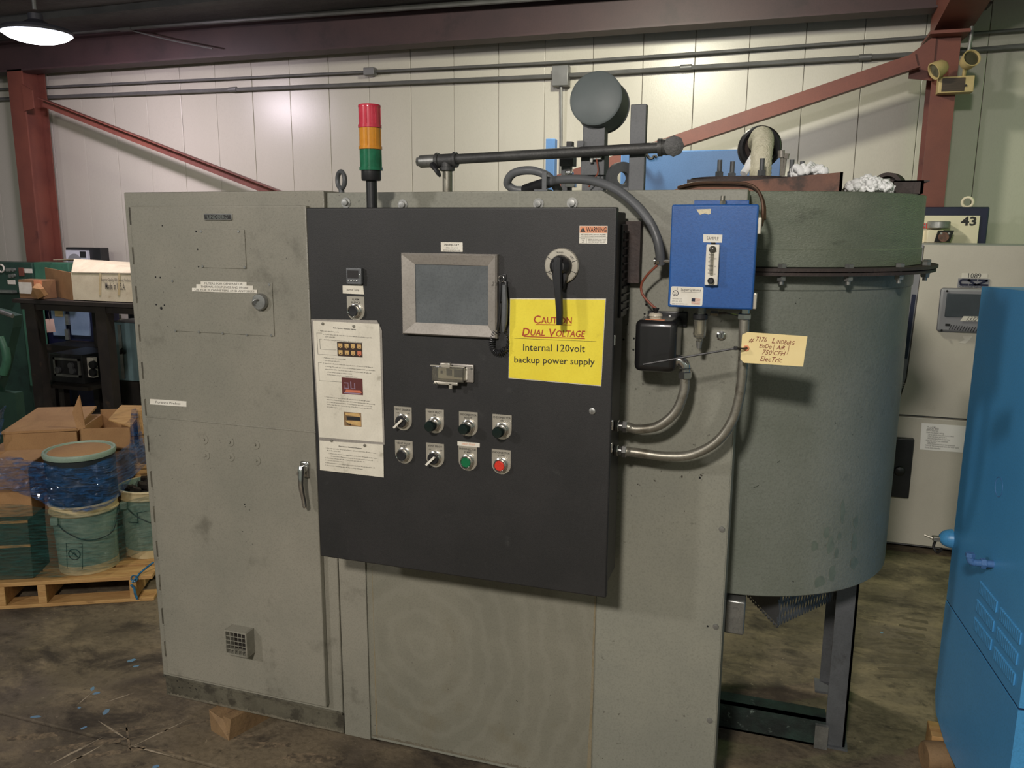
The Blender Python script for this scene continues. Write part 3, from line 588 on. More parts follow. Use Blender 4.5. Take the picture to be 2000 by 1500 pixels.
# legend plates and operators
def legend(tl, tr, bot, kind, lines, label, capm=None):
    a, b, c = at(*tl, Y=YB), at(*tr, Y=YB), at(*bot, Y=YB)
    wd = .0555; xc = (a.x+b.x)/2; zt = (a.z+b.z)/2+.0005; zb = c.z; r = wd/2
    pts = [(xc-r, YB, zt), (xc+r, YB, zt)]+[(xc+r*math.cos(t), YB, zb+r+r*math.sin(t)) for t in [-math.pi*k/14 for k in range(15)]]
    pl = part('legend_plate', MB().prism(pts, (0, -.0016, 0)), PLATE, ce_, label, smooth=False)
    tx = MB(); z = zt-.0085
    for k, s_ in enumerate(lines):
        if s_ == 'OFF ON':
            tx.text('OFF', (xc-.016, YB-.002, z-.002), .0032, None, bold=.01).text('ON', (xc+.018, YB-.002, z-.002), .0032, None, bold=.01)
        else: tx.text(s_, (xc, YB-.002, z), .0054, min(.05, .0044*len(s_)), bold=.008)
        z -= .0085
    part('lettering', tx, INK, pl, smooth=False)
    o = V((xc, YB-.0016, zb+r+.0005)); ax = V((0, -1, 0))
    nm = MB().lathe(o, ax, [(0, 0), (.0205, 0), (.0205, .003), (.019, .004), (0, .004)], 24)
    nm.lathe(o+ax*.004, ax, [(.0185, 0), (.0185, .006), (.0165, .008), (0, .008)], 8)
    part('lock_nut', nm, CHROME, pl)
    if kind == 'sel':
        q = part('selector_knob', MB().lathe(o+ax*.012, ax, [(.0165, 0), (.0165, .005), (.0145, .007), (0, .007)], 20), BLACKP, pl)
        part('selector_lever', MB().bar(o+ax*.021+V((.008, 0, .008)), o+ax*.024+V((-.017, 0, -.017)), .0065, .01, up=(0, -1, 0), bev=.0012), WHITE, pl)
    elif kind == 'lamp':
        part('lamp_bezel', MB().lathe(o+ax*.012, ax, [(.0165, 0), (.0165, .006), (.015, .007), (0, .007)], 20), CHROME, pl)
        part('lamp_lens', MB().lathe(o+ax*.019, ax, [(.0155, 0), (.016, .004), (.0155, .02), (.013, .0235), (0, .0245)], 20), capm, pl)
    else:
        part('button_bezel', MB().lathe(o+ax*.012, ax, [(.0175, 0), (.0175, .006), (.016, .0075), (.0145, .006), (.0145, .003), (0, .003)], 24), CHROME, pl)
        part('button_cap', MB().lathe(o+ax*.015, ax, [(.014, 0), (.014, .002), (.0125, .0035), (0, .0028)], 20), capm, pl)
legend((768, 793), (806, 796), (788, 840), 'sel', ['HEAT ENABLE', 'OFF ON'], 'metal plate with a white selector lever')
legend((830, 798), (869, 801), (850, 846), 'lamp', ['VENT PILOT', 'OK'], 'metal plate with a tall dark pilot lamp', DKLENS)
legend((895, 803), (935, 806), (916, 852), 'lamp', ['ENDOINJECTOR', 'READY'], 'metal plate with a tall dark pilot lamp', DKLENS)
legend((960, 809), (1002, 811), (981, 858), 'lamp', ['ENDOINJECTOR', 'ON'], 'metal plate with a tall dark pilot lamp', DKLENS)
legend((770, 859), (808, 862), (790, 905), 'push', ['VENT PILOT', 'RESET'], 'metal plate with a black push button', BLACKP)
legend((831, 864.5), (869, 867.5), (850, 912), 'sel', ['VENT PILOT', 'OFF ON'], 'metal plate with a white selector lever')
legend((894, 869.5), (934, 874), (915, 919), 'push', ['ENDOINJECTOR', 'START'], 'metal plate with a green push button', GREENL)
legend((959, 877), (1000, 880), (980, 926), 'push', ['ENDOINJECTOR', 'STOP'], 'metal plate with a red push button', REDL)
legend((676, 579), (713.5, 579.5), (695, 626), 'push', ['ALARM', 'SILENCE'], 'metal plate with a black push button', BLACKP)
tape((893.5, 862), (937, 865.5), (937, 874), (893.5, 870), YB-.0024, 'ENDO START', .005, 'label_tape', ce_, WHITE, INKO, .6)
# interface port with clear hinged cover
a, b = at(843, 712, Y=YB-.03), at(907, 750, Y=YB-.03); px0, px1, pz0, pz1 = a.x+.002, b.x-.002, b.z+.004, a.z-.004
po = part('interface_port', MB().box((px0+.012, YB-.008, pz0-.004), (px1+.02, YB, pz1+.006), .003), BEZEL, ce_, 'clear covered interface port with wire latches')
part('socket_plate', MB().box((px0+.01, YB-.013, pz0+.004), (px1+.004, YB-.007, pz1-.002), .001), WHITE, po)
part('socket', MB().box((px0+.036, YB-.0145, pz0+.014), (px0+.052, YB-.011, pz1-.01)), DGREY, po)
part('socket', MB().box((px0+.058, YB-.0145, pz0+.01), (px1-.004, YB-.011, pz1-.008)), DGREY, po)
part('socket', MB().box((px0+.018, YB-.0145, pz0+.018), (px0+.024, YB-.011, pz1-.014)), DGREY, po)
cv = MB(); cv.box((px0, YB-.034, pz0), (px1, YB-.031, pz1), .001); 
for q in (((px0, YB-.031, pz0), (px0+.0025, YB-.01, pz1)), ((px1-.0025, YB-.031, pz0), (px1, YB-.01, pz1)), ((px0, YB-.031, pz1-.0025), (px1, YB-.01, pz1)), ((px0, YB-.031, pz0), (px1, YB-.01, pz0+.0025))): cv.box(*q)
part('clear_cover', cv, CLEAR, po)
lm = MB(); xm = (px0+px1)/2-.004
lm.tube(curve([(px0, YB-.03, pz1), (px0+.003, YB-.035, pz1+.003), (px1-.003, YB-.035, pz1+.003), (px1, YB-.03, pz1)], 4), .0016, 6).box((xm-.014, YB-.036, pz1-.002), (xm+.012, YB-.022, pz1+.011), .002)
lm.box((px0+.006, YB-.036, pz0-.009), (px1-.016, YB-.028, pz0-.001), .0015).box((xm+.008, YB-.036, pz0-.02), (xm+.018, YB-.03, pz0-.004), .0015)
part('wire_latch', lm, PLATE, po)
for x in (px0+.008, px0+.016, px1+.015): part('screw', MB().cyl((x, YB-.036 if x < px1 else YB-.008, pz0-.006 if x < px1 else pz1-.004), (x, YB-.039 if x < px1 else YB-.011, pz0-.006 if x < px1 else pz1-.004), .003, n=10), CHROME, po)
# disconnect switch
o = at(1098, 519, Y=YB); ax = V((0, -1, 0))
ds = MB().lathe(o, ax, [(0, 0), (.0455, 0), (.0455, .006), (.043, .0085), (.03, .009), (0, .009)], 40)
dso = part('switch_dial', ds, PLATE, ce_, 'round metal dial behind the black rotary handle')
dm = MB()
for ang, rr in ((150, .036), (205, .037), (20, .036), (-25, .037)):
    d = V((math.cos(math.radians(ang)), 0, math.sin(math.radians(ang)))); dm.bar(o+d*(rr-.008)+ax*.0088, o+d*(rr+.007)+ax*.0088, .0015, .0015)
dm.text('TRIPPED', o+V((-.005, -.0094, .034)), .004, None).text('ON', o+V((.028, -.0094, .022)), .005, None, x=(.7, 0, -.7), y=(.7, 0, .7)).text('OFF', o+V((-.03, -.0094, -.02)), .005, None, x=(.7, 0, -.7), y=(.7, 0, .7))
part('dial_marking', dm, INK, dso)
hb = MB().lathe(o+ax*.009, ax, [(.029, 0), (.028, .012), (.024, .024), (.016, .034), (0, .036)], 28)
e1 = at(1089, 510, Y=YB-.05); e2 = at(1093, 634, Y=YB-.05)
hb.tube([V((e1.x, YB-.045, e1.z+.008)), V((e1.x, YB-.05, e1.z-.03)), V((e2.x, YB-.052, e2.z+.03)), V((e2.x, YB-.052, e2.z))], [.011, .0115, .0095, .0085], 8)
hb.prism([o+V((-.018, -.012, -.018)), o+V((.02, -.012, -.018)), o+V((.012, -.012, -.06)), o+V((-.012, -.012, -.06))], (0, -.022, 0))
hb.box(o+V((-.002, -.046, .004)), o+V((.001, -.044, .024)))
part('switch_handle', hb, BLACKP, ce_)
# warning label
a, b = at(1132, 441, Y=YB), at(1186, 476, Y=YB); x0, x1, z0, z1 = a.x, b.x, b.z, a.z; H_ = z1-z0; W_ = x1-x0
mb = MB().box((x0, YB-.0008, z0), (x1, YB, z1)); mb.m(1).box((x0+.001, YB-.001, z0+H_*.6), (x1-.001, YB-.0007, z1-.001))
mb.m(2).text('WARNING', (x0+W_*.605, YB-.0014, z0+H_*.79), H_*.27, W_*.72, bold=.01).prism([(x0+W_*.03, YB-.0011, z0+H_*.66), (x0+W_*.22, YB-.0011, z0+H_*.66), (x0+W_*.125, YB-.0011, z0+H_*.93)], (0, -.0002, 0))
mb.box((x0+W_*.26, YB-.0011, z0+.001), (x0+W_*.267, YB-.0008, z0+H_*.32)).box((x0, YB-.0011, z0+H_*.32), (x1, YB-.0008, z0+H_*.335))
mb.text('2', (x0+W_*.13, YB-.0012, z0+H_*.13), H_*.15, None, bold=.02).text('CLASS', (x0+W_*.13, YB-.0012, z0+H_*.27), H_*.05, W_*.17)
for s_, zz, ww in (('ARC FLASH AND SHOCK HAZARD', .51, .9), ('APPROPRIATE PPE AND TRAINING REQUIRED', .41, .9)): mb.text(s_, (x0+W_*.5, YB-.0012, z0+H_*zz), H_*.055, W_*ww, bold=.01)
for s_, zz, ww in (('THERMAL VOLTAGE - TOOLS GLOVES', .24, .66), ('AND FLASH BOUNDARY 12 IN', .16, .62), ('SAFETY EQUIPMENT REQUIRED', .08, .62)): mb.text(s_, (x0+W_*.63, YB-.0012, z0+H_*zz), H_*.05, W_*ww)
mb.m(0).bar((x0+W_*.125, YB-.0016, z0+H_*.7), (x0+W_*.125, YB-.0016, z0+H_*.86), .0012, .0004, up=(0, 1, 0))
part('warning_label', mb, [WHITE, INKO, INK], ce_, smooth=False)
# ------------------------------------------------------------------ stack light on top
p = at(727, 401, Y=2.17); p.z = bz1-.01
sl = thing('stack_light', 'red amber and green stack light tower on the black enclosure', 'signal light', p)
def slz(y): return at(722, y, Y=2.17).z
mpx = (at(740, 300, Y=2.17)-at(703, 300, Y=2.17)).x/37
cxp = at(721.5, 300, Y=2.17).x; base = V((cxp+.004, 2.17, 0))
def lay(y): return V((at(722+ (y-300)*.02, y, Y=2.17).x, 2.17, slz(y)))
part('foot', MB().lathe(V((base.x, 2.17, p.z)), (0, 0, 1), [(0, 0), (.034, 0), (.032, .006), (.02, .01), (0, .01)], 20), BLACKP, sl)
part('pole', MB().cyl(V((base.x, 2.17, p.z)), V((base.x, 2.17, slz(350))), .0155, n=16), BLACKP, sl)
part('socket_base', MB().lathe(V((base.x, 2.17, slz(353))), (0, 0, 1), [(0, 0), (.026, .0), (.028, .004), (.028, slz(332)-slz(353)), (0, slz(332)-slz(353))], 24), BLACKP, sl)
for nm, yb, yt_, mm in (('green_segment', 333, 292, LENSG), ('amber_segment', 292, 250, LENSA), ('red_segment', 250, 207, LENSR)):
    h = slz(yt_)-slz(yb); o = V((base.x, 2.17, slz(yb)))
    sg = part(nm, MB().lathe(o, (0, 0, 1), [(0, 0), (.0335, 0), (.0335, .008), (.0312, .0085), (.0312, h-.001), (0, h-.001)], 28), mm, sl)
    fl_ = MB()
    for k in range(8):
        a = k*math.pi/4+.2; fl_.tube([o+V((.0312*math.cos(a), .0312*math.sin(a), .01)), o+V((.0312*math.cos(a), .0312*math.sin(a), h-.002))], .0012, 5)
    part('rib', fl_, mm, sg)
    if nm == 'red_segment': part('cap', MB().lathe(o+V((0, 0, h-.004)), (0, 0, 1), [(0, 0), (.0322, 0), (.0322, .004), (.03, .007), (0, .007)], 28), mm, sg)
# ------------------------------------------------------------------ papers on the enclosure
def wsheet(name, c, y, m, label, cat, border=None, group=None, th=.0012):
    p = [at(*q, Y=y) for q in c]; t = thing(name, label, cat, (p[0]+p[1]+p[2]+p[3])/4, group)
    pm = part('paper', MB().sheet(*p, th), m, t, smooth=False)
    def uv(u, v): return (p[0]*(1-u)+p[1]*u)*(1-v)+(p[3]*(1-u)+p[2]*u)*v+V((0, -.0007, 0))
    return t, pm, uv, (p[1]-p[0]), (p[0]-p[3])
t, pm, uv, ux, uy = wsheet('caution_sign', ((996.5, 584.5), (1182, 585.5), (1173.5, 753), (994, 737.5)), YB-.0025, YELLOW, 'yellow caution sign about dual voltage taped to the black enclosure', 'sign')
q = [uv(-.004, -.012), uv(1.006, -.012), uv(1.004, 1.01), uv(-.006, 1.01)]; part('lamination_edge', MB().sheet(*[k+V((0, .002, 0)) for k in q], .0006), PAPER, t, smooth=False)
Wd, Hd = ux.length, uy.length
r1 = MB(); 
r1.text('C', uv(.335, .245), Hd*.098, None, ux, uy, 'R', bold=.012).text('AUTION', uv(.34, .252), Hd*.077, Wd*.325, ux, uy, 'L', bold=.012)
r1.text('D', uv(.222, .402), Hd*.098, None, ux, uy, 'R', bold=.012, shear=.18).text('UAL', uv(.228, .408), Hd*.077, Wd*.155, ux, uy, 'L', bold=.012, shear=.18)
r1.text('V', uv(.505, .402), Hd*.098, None, ux, uy, 'R', bold=.012, shear=.18).text('OLTAGE', uv(.505, .408), Hd*.077, Wd*.305, ux, uy, 'L', bold=.012, shear=.18)
for a, b in ((uv(.285, .308), uv(.665, .3)), (uv(.155, .462), uv(.81, .456))): r1.bar(a, b, .0004, .0022)
part('red_lettering', r1, INKR, t, smooth=False)
r2 = MB().text('Internal 120volt', uv(.485, .585), Hd*.088, Wd*.66, ux, uy, bold=.004).text('backup power supply', uv(.49, .74), Hd*.082, Wd*.86, ux, uy, bold=.004); r2.bar(uv(.05, .49), uv(.93, .485), .0004, .0006)
part('lettering', r2, INK, t, smooth=False)
# upper instruction sheet
def photo_print(par, uv, u0, v0, u1, v1, ux, uy, kind, dk):
    mb = MB().sheet(uv(u0, v0), uv(u1, v0), uv(u1, v1), uv(u0, v1), .0004)
    F = lambda u, v: uv(u0+(u1-u0)*u, v0+(v1-v0)*v)+V((0, -.0003, 0))
    if kind == 'plates':
        for r in range(2):
            for c in range(4):
                mb.m(1+(c == 3 and r == 1)); a, b = .05+c*.25, .1+r*.48
                mb.sheet(F(a, b), F(a+.16, b), F(a+.16, b+.28), F(a, b+.28), .0002); mb.lathe(F(a+.08, b+.24), (0, -1, 0), [(.0038, 0), (.0038, .0002), (0, .0002)], 10)
                mb.m(3).lathe(F(a+.08, b+.24), (0, -1, 0), [(.0018, .0003), (0, .0004)], 8)
    elif kind == 'screen':
        mb.m(1)
        for a, b, c, d in ((.12, .3, .3, .34), (.14, .48, .16, .72), (.3, .3, .32, .66), (.12, .62, .34, .66), (.42, .22, .46, .64), (.6, .3, .64, .66), (.42, .62, .66, .66), (.1, .9, .9, .95)): mb.sheet(F(a, b), F(c, b), F(c, d), F(a, d), .0002)
        mb.m(2).sheet(F(.2, .72), F(.88, .72), F(.95, .88), F(.14, .88), .0002)
    else:
        mb.m(1).sheet(F(.1, .05), F(.9, .05), F(.95, .3), F(.1, .2), .0002); mb.sheet(F(.05, .62), F(.98, .6), F(.98, .95), F(.3, .85), .0002)
        mb.m(3).sheet(F(.15, .3), F(.92, .3), F(.95, .56), F(.18, .56), .0002)
        mb.m(2).sheet(F(.15, .82), F(.4, .82), F(.4, .95), F(.15, .9), .0002)
    part('printed_photo', mb, dk, par, smooth=False)
PD = paint('print_dark', lin(44, 32, 24), lin(60, 40, 28), 60, .5); PM = paint('print_maroon', lin(92, 44, 42), None, 1, .5); PT = paint('print_tan', lin(200, 170, 110), lin(190, 150, 96), 60, .5); PR = paint('print_red', lin(196, 112, 84), None, 1, .5); PV = paint('print_violet', lin(150, 130, 150), None, 1, .5)
t, pm, uv, ux, uy = wsheet('instruction_sheet', ((611.5, 626.5), (741, 633), (748, 864), (623.5, 854)), YB-.0036, PAPER, 'upper laminated startup instruction sheet with three small photos', 'paper')
film_c = [uv(-.035, -.012), uv(.96, -.03), uv(1.03, .05), uv(1.02, 1.02), uv(-.01, 1.03)]
part('laminate_edge', MB().prism([k+V((0, .002, 0)) for k in film_c], (0, .0008, 0)), BEZEL, t, smooth=False)
for u, v in ((.15, .02), (.62, .028)): part('rivet', MB().lathe(uv(u, v), (0, -1, 0), [(.0045, 0), (.004, .002), (0, .0026)], 12), CONDM, t)
ub, vb = ux, uy; Wd = ux.length
tx = MB()
def ln(s_, u, v, wfr, cap=.0031, bold=0): tx.text(s_, uv(u, v), cap, Wd*wfr, ux+V((0, 0, -.004)), uy, 'L', bold=bold)
ln('Endo Injector Generator Startup', .31, .05, .34, .0034, .02)
for s_, u, v, wf in (('1. Make sure pilot flame is lit.', .08, .08, .31), ('a. If pilot flame isn\u2019t lit, turn the vent pilot switch on and then open the', .15, .107, .74), ('pilot valve #3.', .18, .127, .15), ('i. Hold the vent pilot reset button down for 5 seconds', .14, .152, .6),
                     ('2. Push green endo start button at #2.', .12, .305, .36), ('3. Open endo gas valve # 2.', .12, .328, .26), ('4. Open burn off valve 1 until 50%, once the burn off flame is at full flame it', .12, .352, .76), ('is running. The endo gas output should always maintain 20% and shouldn\u2019t', .15, .378, .76), ('exceed 1000 CFH. This flow rate is adjusted by the burn off valve #1', .15, .402, .7), ('a. Start furnace purge to stabilize at 20%', .18, .425, .38), ('b. Start furnace using furnace startup instructions', .18, .447, .46),
                     ('5. Open endo gas going to furnace #5 and close burn off valve #1 at the', .12, .64, .7), ('same time. Note: if you close valve #1 before opening valve #5 you may', .15, .662, .74), ('get a high gas pressure alarm. If this happens, you will need to shut', .15, .683, .7), ('down, clear the two alarms on top of the flow meter, and start the', .15, .704, .7), ('procedure again.', .15, .725, .17)): ln(s_, u, v, wf)
for a, b in ((uv(.05, .1), uv(.13, .1)), (uv(.05, .28), uv(.34, .28)), (uv(.09, .15), uv(.12, .15)), (uv(.09, .235), uv(.34, .235)), (uv(.05, .35), uv(.1, .35)), (uv(.05, .505), uv(.4, .505))): tx.bar(a, b, .0004, .0005)
for a, b in ((uv(.05, .1), uv(.05, .28)), (uv(.09, .15), uv(.09, .235)), (uv(.05, .35), uv(.05, .505))): tx.bar(a, b, .0004, .0005, up=(1, 0, 0))
part('lettering', tx, INK, pm, smooth=False)
photo_print(t, uv, .355, .165, .735, .285, ux, uy, 'plates', [PD, PT, PR, INK])
photo_print(t, uv, .4, .465, .72, .605, ux, uy, 'screen', [PM, PV, PR, INK])
photo_print(t, uv, .41, .76, .68, .88, ux, uy, 'machine', [WOODD, PT, PD, INK])
t, pm, uv, ux, uy = wsheet('instruction_sheet', ((623.5, 856), (748.5, 866), (749.5, 932.5), (625, 918)), YB-.0022, PAPER, 'lower instruction sheet about shutdown, hanging below the startup sheet', 'paper')
Wd = ux.length; tx = MB()
for u, v in ((.2, .04), (.72, .1)): part('rivet', MB().lathe(uv(u, v)+V((0, -.001, 0)), (0, -1, 0), [(.0045, 0), (.004, .002), (0, .0026)], 12), CONDM, t)
ln('Endo Injector Generator Shutdown', .31, .19, .36, .0034, .02)
for s_, u, v, wf in (('1. Shut endo gas valve off going to furnace #5 and open burn off valve 1 open', .09, .28, .8), ('#1 at the same time.', .12, .35, .22), ('a. Note: you should see a large flame at the burn off bundle at the top of', .15, .44, .76), ('the generator. Wait approximately 30 seconds and burn burn off.', .18, .52, .66), ('2. Turn burn off valve #1 off and turn endo gas valve #2 off.', .09, .59, .62), ('3. Push red endo stop button.', .09, .66, .3), ('4. If the generator is not going to be completely down the gas should be off.', .09, .74, .78), ('5. Do not turn everything else off, this is a fully automatic.', .09, .82, .6)): ln(s_, u, v, wf)
part('lettering', tx, INK, pm, smooth=False)
# ------------------------------------------------------------------ stylus in its holder beside the screen
p = at(983, 540, Y=YB-.02); st = thing('stylus', 'black stylus with a coiled cord hanging beside the grey screen', 'stylus', at(983, 640, Y=YB-.02))
part('holder', MB().box(at(977, 548, Y=YB)-V((0, .012, 0)), at(992, 590, Y=YB), .003).box(at(981, 535, Y=YB)-V((0, .004, 0)), at(989, 552, Y=YB), .002), BLACKP, st)
part('pen', MB().tube([at(985, 556, Y=YB-.018), at(986, 590, Y=YB-.018), at(985, 628, Y=YB-.018), at(983, 648, Y=YB-.018)], [.0065, .0085, .0085, .003], 12), DGREY, st)
part('key_ring', MB().torus(at(979, 545, Y=YB-.014), (.2, 1, 0), .0085, .001, 16, 6), CHROME, st)
part('lanyard', MB().tube(curve([at(979, 550, Y=YB-.018), at(975, 600, Y=YB-.022), at(970, 645, Y=YB-.022)], 5), .0016, 6), BLACKP, st)
cl = [at(970, 645, Y=YB-.012), at(961, 663, Y=YB-.012), at(963, 683, Y=YB-.012), at(977, 689, Y=YB-.012), at(990, 675, Y=YB-.012), at(991, 660, Y=YB-.012), at(985, 640, Y=YB-.014)]
cp = curve(cl, 22); coil = []
for i, c in enumerate(cp):
    d = (cp[min(i+1, len(cp)-1)]-cp[max(i-1, 0)]).normalized(); nx = d.cross(V((0, 1, 0))).normalized(); a = i*math.pi*2/4.4
    r_ = .0075 if i < len(cp)*.62 else .002
    coil.append(c+nx*math.cos(a)*r_+V((0, 1, 0))*math.sin(a)*r_)
part('coil_cord', MB().tube(curve(coil, 3), .0016, 5), BLACKP, st)
# ================================================================== THE TANK
TC = V((-.12, 2.97, 0)); RU, RL = .53, .512
ztop = at(1700, 373, Y=2.5).z; zfl = at(1560, 528, Y=2.44).z; zbot = .735
zbd0, zbd1 = at(1560, 523, Y=2.45).z, at(1560, 489, Y=2.45).z
tk = thing('furnace_tank', 'tall round greenish grey furnace tank with a bolted flange on steel legs', 'tank', (TC.x, TC.y, 0))
zl1 = at(1560, 571, Y=2.45).z
part('lower_shell', MB().lathe(TC, (0, 0, 1), [(RL-.004, zbot), (RL, zbot+.004), (RL, zl1), (RL+.004, zl1+.004), (RL+.004, zfl-.012), (.1, zfl-.012)], 96), TANKG, tk)
part('upper_shell', MB().lathe(TC, (0, 0, 1), [(.1, zfl+.008), (RU+.003, zfl+.008), (RU+.003, zbd1), (RU, zbd1+.003), (RU, ztop-.002), (RU-.004, ztop), (.05, ztop-.004)], 96), TANKU, tk)
part('bottom_plate', MB().lathe(TC, (0, 0, 1), [(0, zbot+.01), (RL-.006, zbot+.01), (RL-.006, zbot+.02), (0, zbot+.02)], 64), DGREY, tk)
for dz, rr in ((0, .583), (-.012, .578)):
    part('flange_ring', MB().lathe(TC, (0, 0, 1), [(.45, zfl-.003+dz), (rr, zfl-.003+dz), (rr, zfl+.006+dz), (.45, zfl+.006+dz)], 96), DRUST, tk)
def azim(px): 
    r = ray(px, 530); a = math.atan2(r.x, r.y); R = .557
    # the ray's nearer meeting with the bolt circle
    d = V((math.sin(a), math.cos(a))); c = V((TC.x, TC.y)); b = d.dot(c); q = b*b-(c.dot(c)-R*R)
    t = b-math.sqrt(max(q, 0)); p = d*t; return math.atan2(p.y-TC.y, p.x-TC.x)
angs = [azim(x) for x in (1527, 1658, 1757)]; st_ = (angs[2]-angs[0])/2
for k in range(-2, 16):
    a = angs[0]+st_*k if k not in (0, 1, 2) else angs[k]
    if k > 2: a = angs[2]+st_*(k-2)
    c = TC+V((.557*math.cos(a), .557*math.sin(a), zfl))
    part('flange_bolt', MB().hexa(c+V((0, 0, .005)), c+V((0, 0, .018)), .013).cyl(c+V((0, 0, -.04)), c+V((0, 0, .01)), .007, n=10).hexa(c-V((0, 0, .03)), c-V((0, 0, .015)), .013), STEEL, tk)
# legs: angle iron, and the channel on the floor
lx, ly = .285, 2.93
def leg(x, y, sx, sy):
    m = MB().box((x, y, 0), (x-sx*.07, y+sy*.008, zbot+.012)).box((x, y, 0), (x-sx*.008, y+sy*.08, zbot+.012))
    m.box((x+sx*.01, y-sy*.012, 0), (x-sx*.09, y+sy*.09, .008)); part('leg', m, DGREY, tk, smooth=False)
leg(lx+.03, ly-.03, 1, 1); leg(lx+.03, ly+.42, 1, -1); leg(-.5, ly+.42, -1, -1); leg(-.5, ly-.03, -1, 1)
part('floor_channel', MB().box((-.75, 2.89, .0), (lx-.04, 2.9, .11)).box((-.75, 2.89, .1), (lx-.04, 2.96, .11)).box((-.75, 2.89, .0), (lx-.04, 2.96, .008)), TEALG, tk, smooth=False)
part('gusset', MB().box((lx-.075, 2.875, .0), (lx-.03, 2.89, .09)), STEEL, tk)
# expanded-metal guard below the shell: a square cage seen on its corner
def below(px, py, y): return at(px, py, Y=y)
gz0 = .60; gc0 = at(1520, 1222, Y=2.66); gl = at(1452, 1190, Y=2.9); gr = at(1642, 1168, Y=2.96)
gz0 = gc0.z
A_, B_, C_ = V((gl.x, gl.y, 0)), V((gc0.x, gc0.y, 0)), V((gr.x, gr.y, 0))
cg = MB()
def lattice(p, q, z0, z1, nx, nz, r=.0036):
    d = (q-p)/nx; h = (z1-z0)/nz
    for i in range(nx):
        for j in range(nz):
            b = p+d*(i+.5*(j % 2)); o = V((0, 0, z0+h*j))
            for s in (-1, 1): cg.bar(b+o, b+o+d*.5*s+V((0, 0, h)), .0022, r*1.6)
lattice(B_, C_, gz0, zbot+.012, 22, 6)
gd = part('guard_mesh', cg, DGREY, tk, 'expanded metal guard', smooth=False, kind='stuff')
part('guard_plate', MB().prism([A_+V((0, 0, gz0+.0)), B_+V((0, 0, gz0)), B_+V((0, 0, zbot+.012)), A_+V((0, 0, zbot+.012))], (.004, .004, 0)), DGREY, tk, smooth=False)
zg = MB(); 
for i in range(13):
    a, b = A_.lerp(B_, i/13), A_.lerp(B_, (i+.5)/13); c = A_.lerp(B_, (i+1)/13)
    zg.bar(a+V((0, 0, gz0-.002)), b+V((0, 0, gz0-.012)), .003, .004).bar(b+V((0, 0, gz0-.012)), c+V((0, 0, gz0-.002)), .003, .004)
part('guard_edge', zg, DGREY, tk, smooth=False)
part('guard_corner', MB().bar(B_+V((0, 0, gz0-.01)), B_+V((0, 0, zbot+.012)), .012, .012), DGREY, tk)
# dark thumb smears on the shell are flat marks
SMEAR = paint('oil_smear', lin(98, 107, 97), lin(110, 119, 107), 40, .36)
def shellp(px, py, R):
    r = ray(px, py); d = V((r.x, r.y)); c = V((TC.x, TC.y)); a = d.dot(d); b = d.dot(c); q = b*b-a*(c.dot(c)-R*R)
    t = (b-math.sqrt(max(q, 0)))/a; return CAM+r*t
for px, py, rx, rz_ in ((1622, 1065, .014, .03), (1614, 1040, .01, .022), (1592, 1066, .012, .018), (1625, 1120, .016, .03), (1668, 1100, .022, .02), (1668, 1058, .016, .03), (1671, 1020, .014, .02), (1646, 1000, .01, .04), (1600, 1137, .02, .02), (1640, 1047, .008, .016), (1634, 1080, .008, .02)):
    p = shellp(px, py, (RL if py > 540 else RU)+.0003); a = math.atan2(p.y-TC.y, p.x-TC.x); R = (RL if py > 540 else RU)+.0006; ps = []
    for i in range(12):
        t_ = 2*math.pi*i/12; k = random.uniform(.7, 1.15); aa = a+rx*math.cos(t_)*k/R; ps.append(V((TC.x+R*math.cos(aa), TC.y+R*math.sin(aa), p.z+rz_*math.sin(t_)*k)))
    part('oil_smear', MB().geo(ps, [tuple(range(12))])[0] and (lambda m: (m.geo(ps, [tuple(range(12))]), m)[1])(MB()), SMEAR, tk, smooth=False)
# ---- lid work on top of the tank
zt0 = ztop
ld = thing('tank_lid', 'rusty steel lid plates with studs on top of the round tank', 'lid', (TC.x, TC.y, zt0))
a0, a1 = at(1375, 364, Y=2.62), at(1645, 362, Y=2.62); h1 = at(1645, 336, Y=2.62).z
ab = MB(); zlo = zt0+.001
ab.prism([(at(1300, 372, Y=2.62).x, 2.62, zlo), (a1.x, 2.62, zlo), (a1.x, 2.62, h1), (at(1330, 360, Y=2.62).x, 2.62, zlo+.02)], (0, .008, 0))
ab.prism([(a1.x, 2.62, zlo), (a1.x, 3.3, zlo), (a1.x, 3.3, h1), (a1.x, 2.62, h1)], (-.008, 0, 0))
part('angle_rim', ab, RUST, ld, smooth=False)
xl = at(1342, 350, Y=2.7).x; xr = at(1520, 350, Y=2.7).x; zc = at(1440, 342, Y=2.75).z
part('lid_plate', MB().box((xl, 2.7, zlo), (a1.x-.02, 3.3, zc-.014)), DRUST, ld)
part('cover_flange', MB().lathe(V((at(1450, 340, Y=2.95).x, 2.95, zc-.014)), (0, 0, 1), [(0, 0), (.17, 0), (.17, .014), (0, .016)], 40), DRUST, ld)
for px, py, y in ((1405, 336, 2.85), (1430, 331, 2.93), (1488, 330, 2.82), (1546, 330, 2.9), (1566, 332, 2.98)):
    p = at(px, py, Y=y); part('stud', MB().cyl(V((p.x, y, zc)), V((p.x, y, zc+.055)), .008, n=10).hexa(V((p.x, y, zc)), V((p.x, y, zc+.018)), .014), DGREY, ld)
q0, q1 = at(1745, 372, Y=2.75), at(1805, 352, Y=2.75)
part('end_bracket', MB().box((q0.x, 2.75, zlo), (q1.x, 2.758, q1.z)).box((q1.x-.008, 2.75, zlo), (q1.x, 3.05, q1.z)).box((q0.x, 2.75, q1.z-.004), (q1.x+.015, 2.84, q1.z)), DRUST, ld, smooth=False)
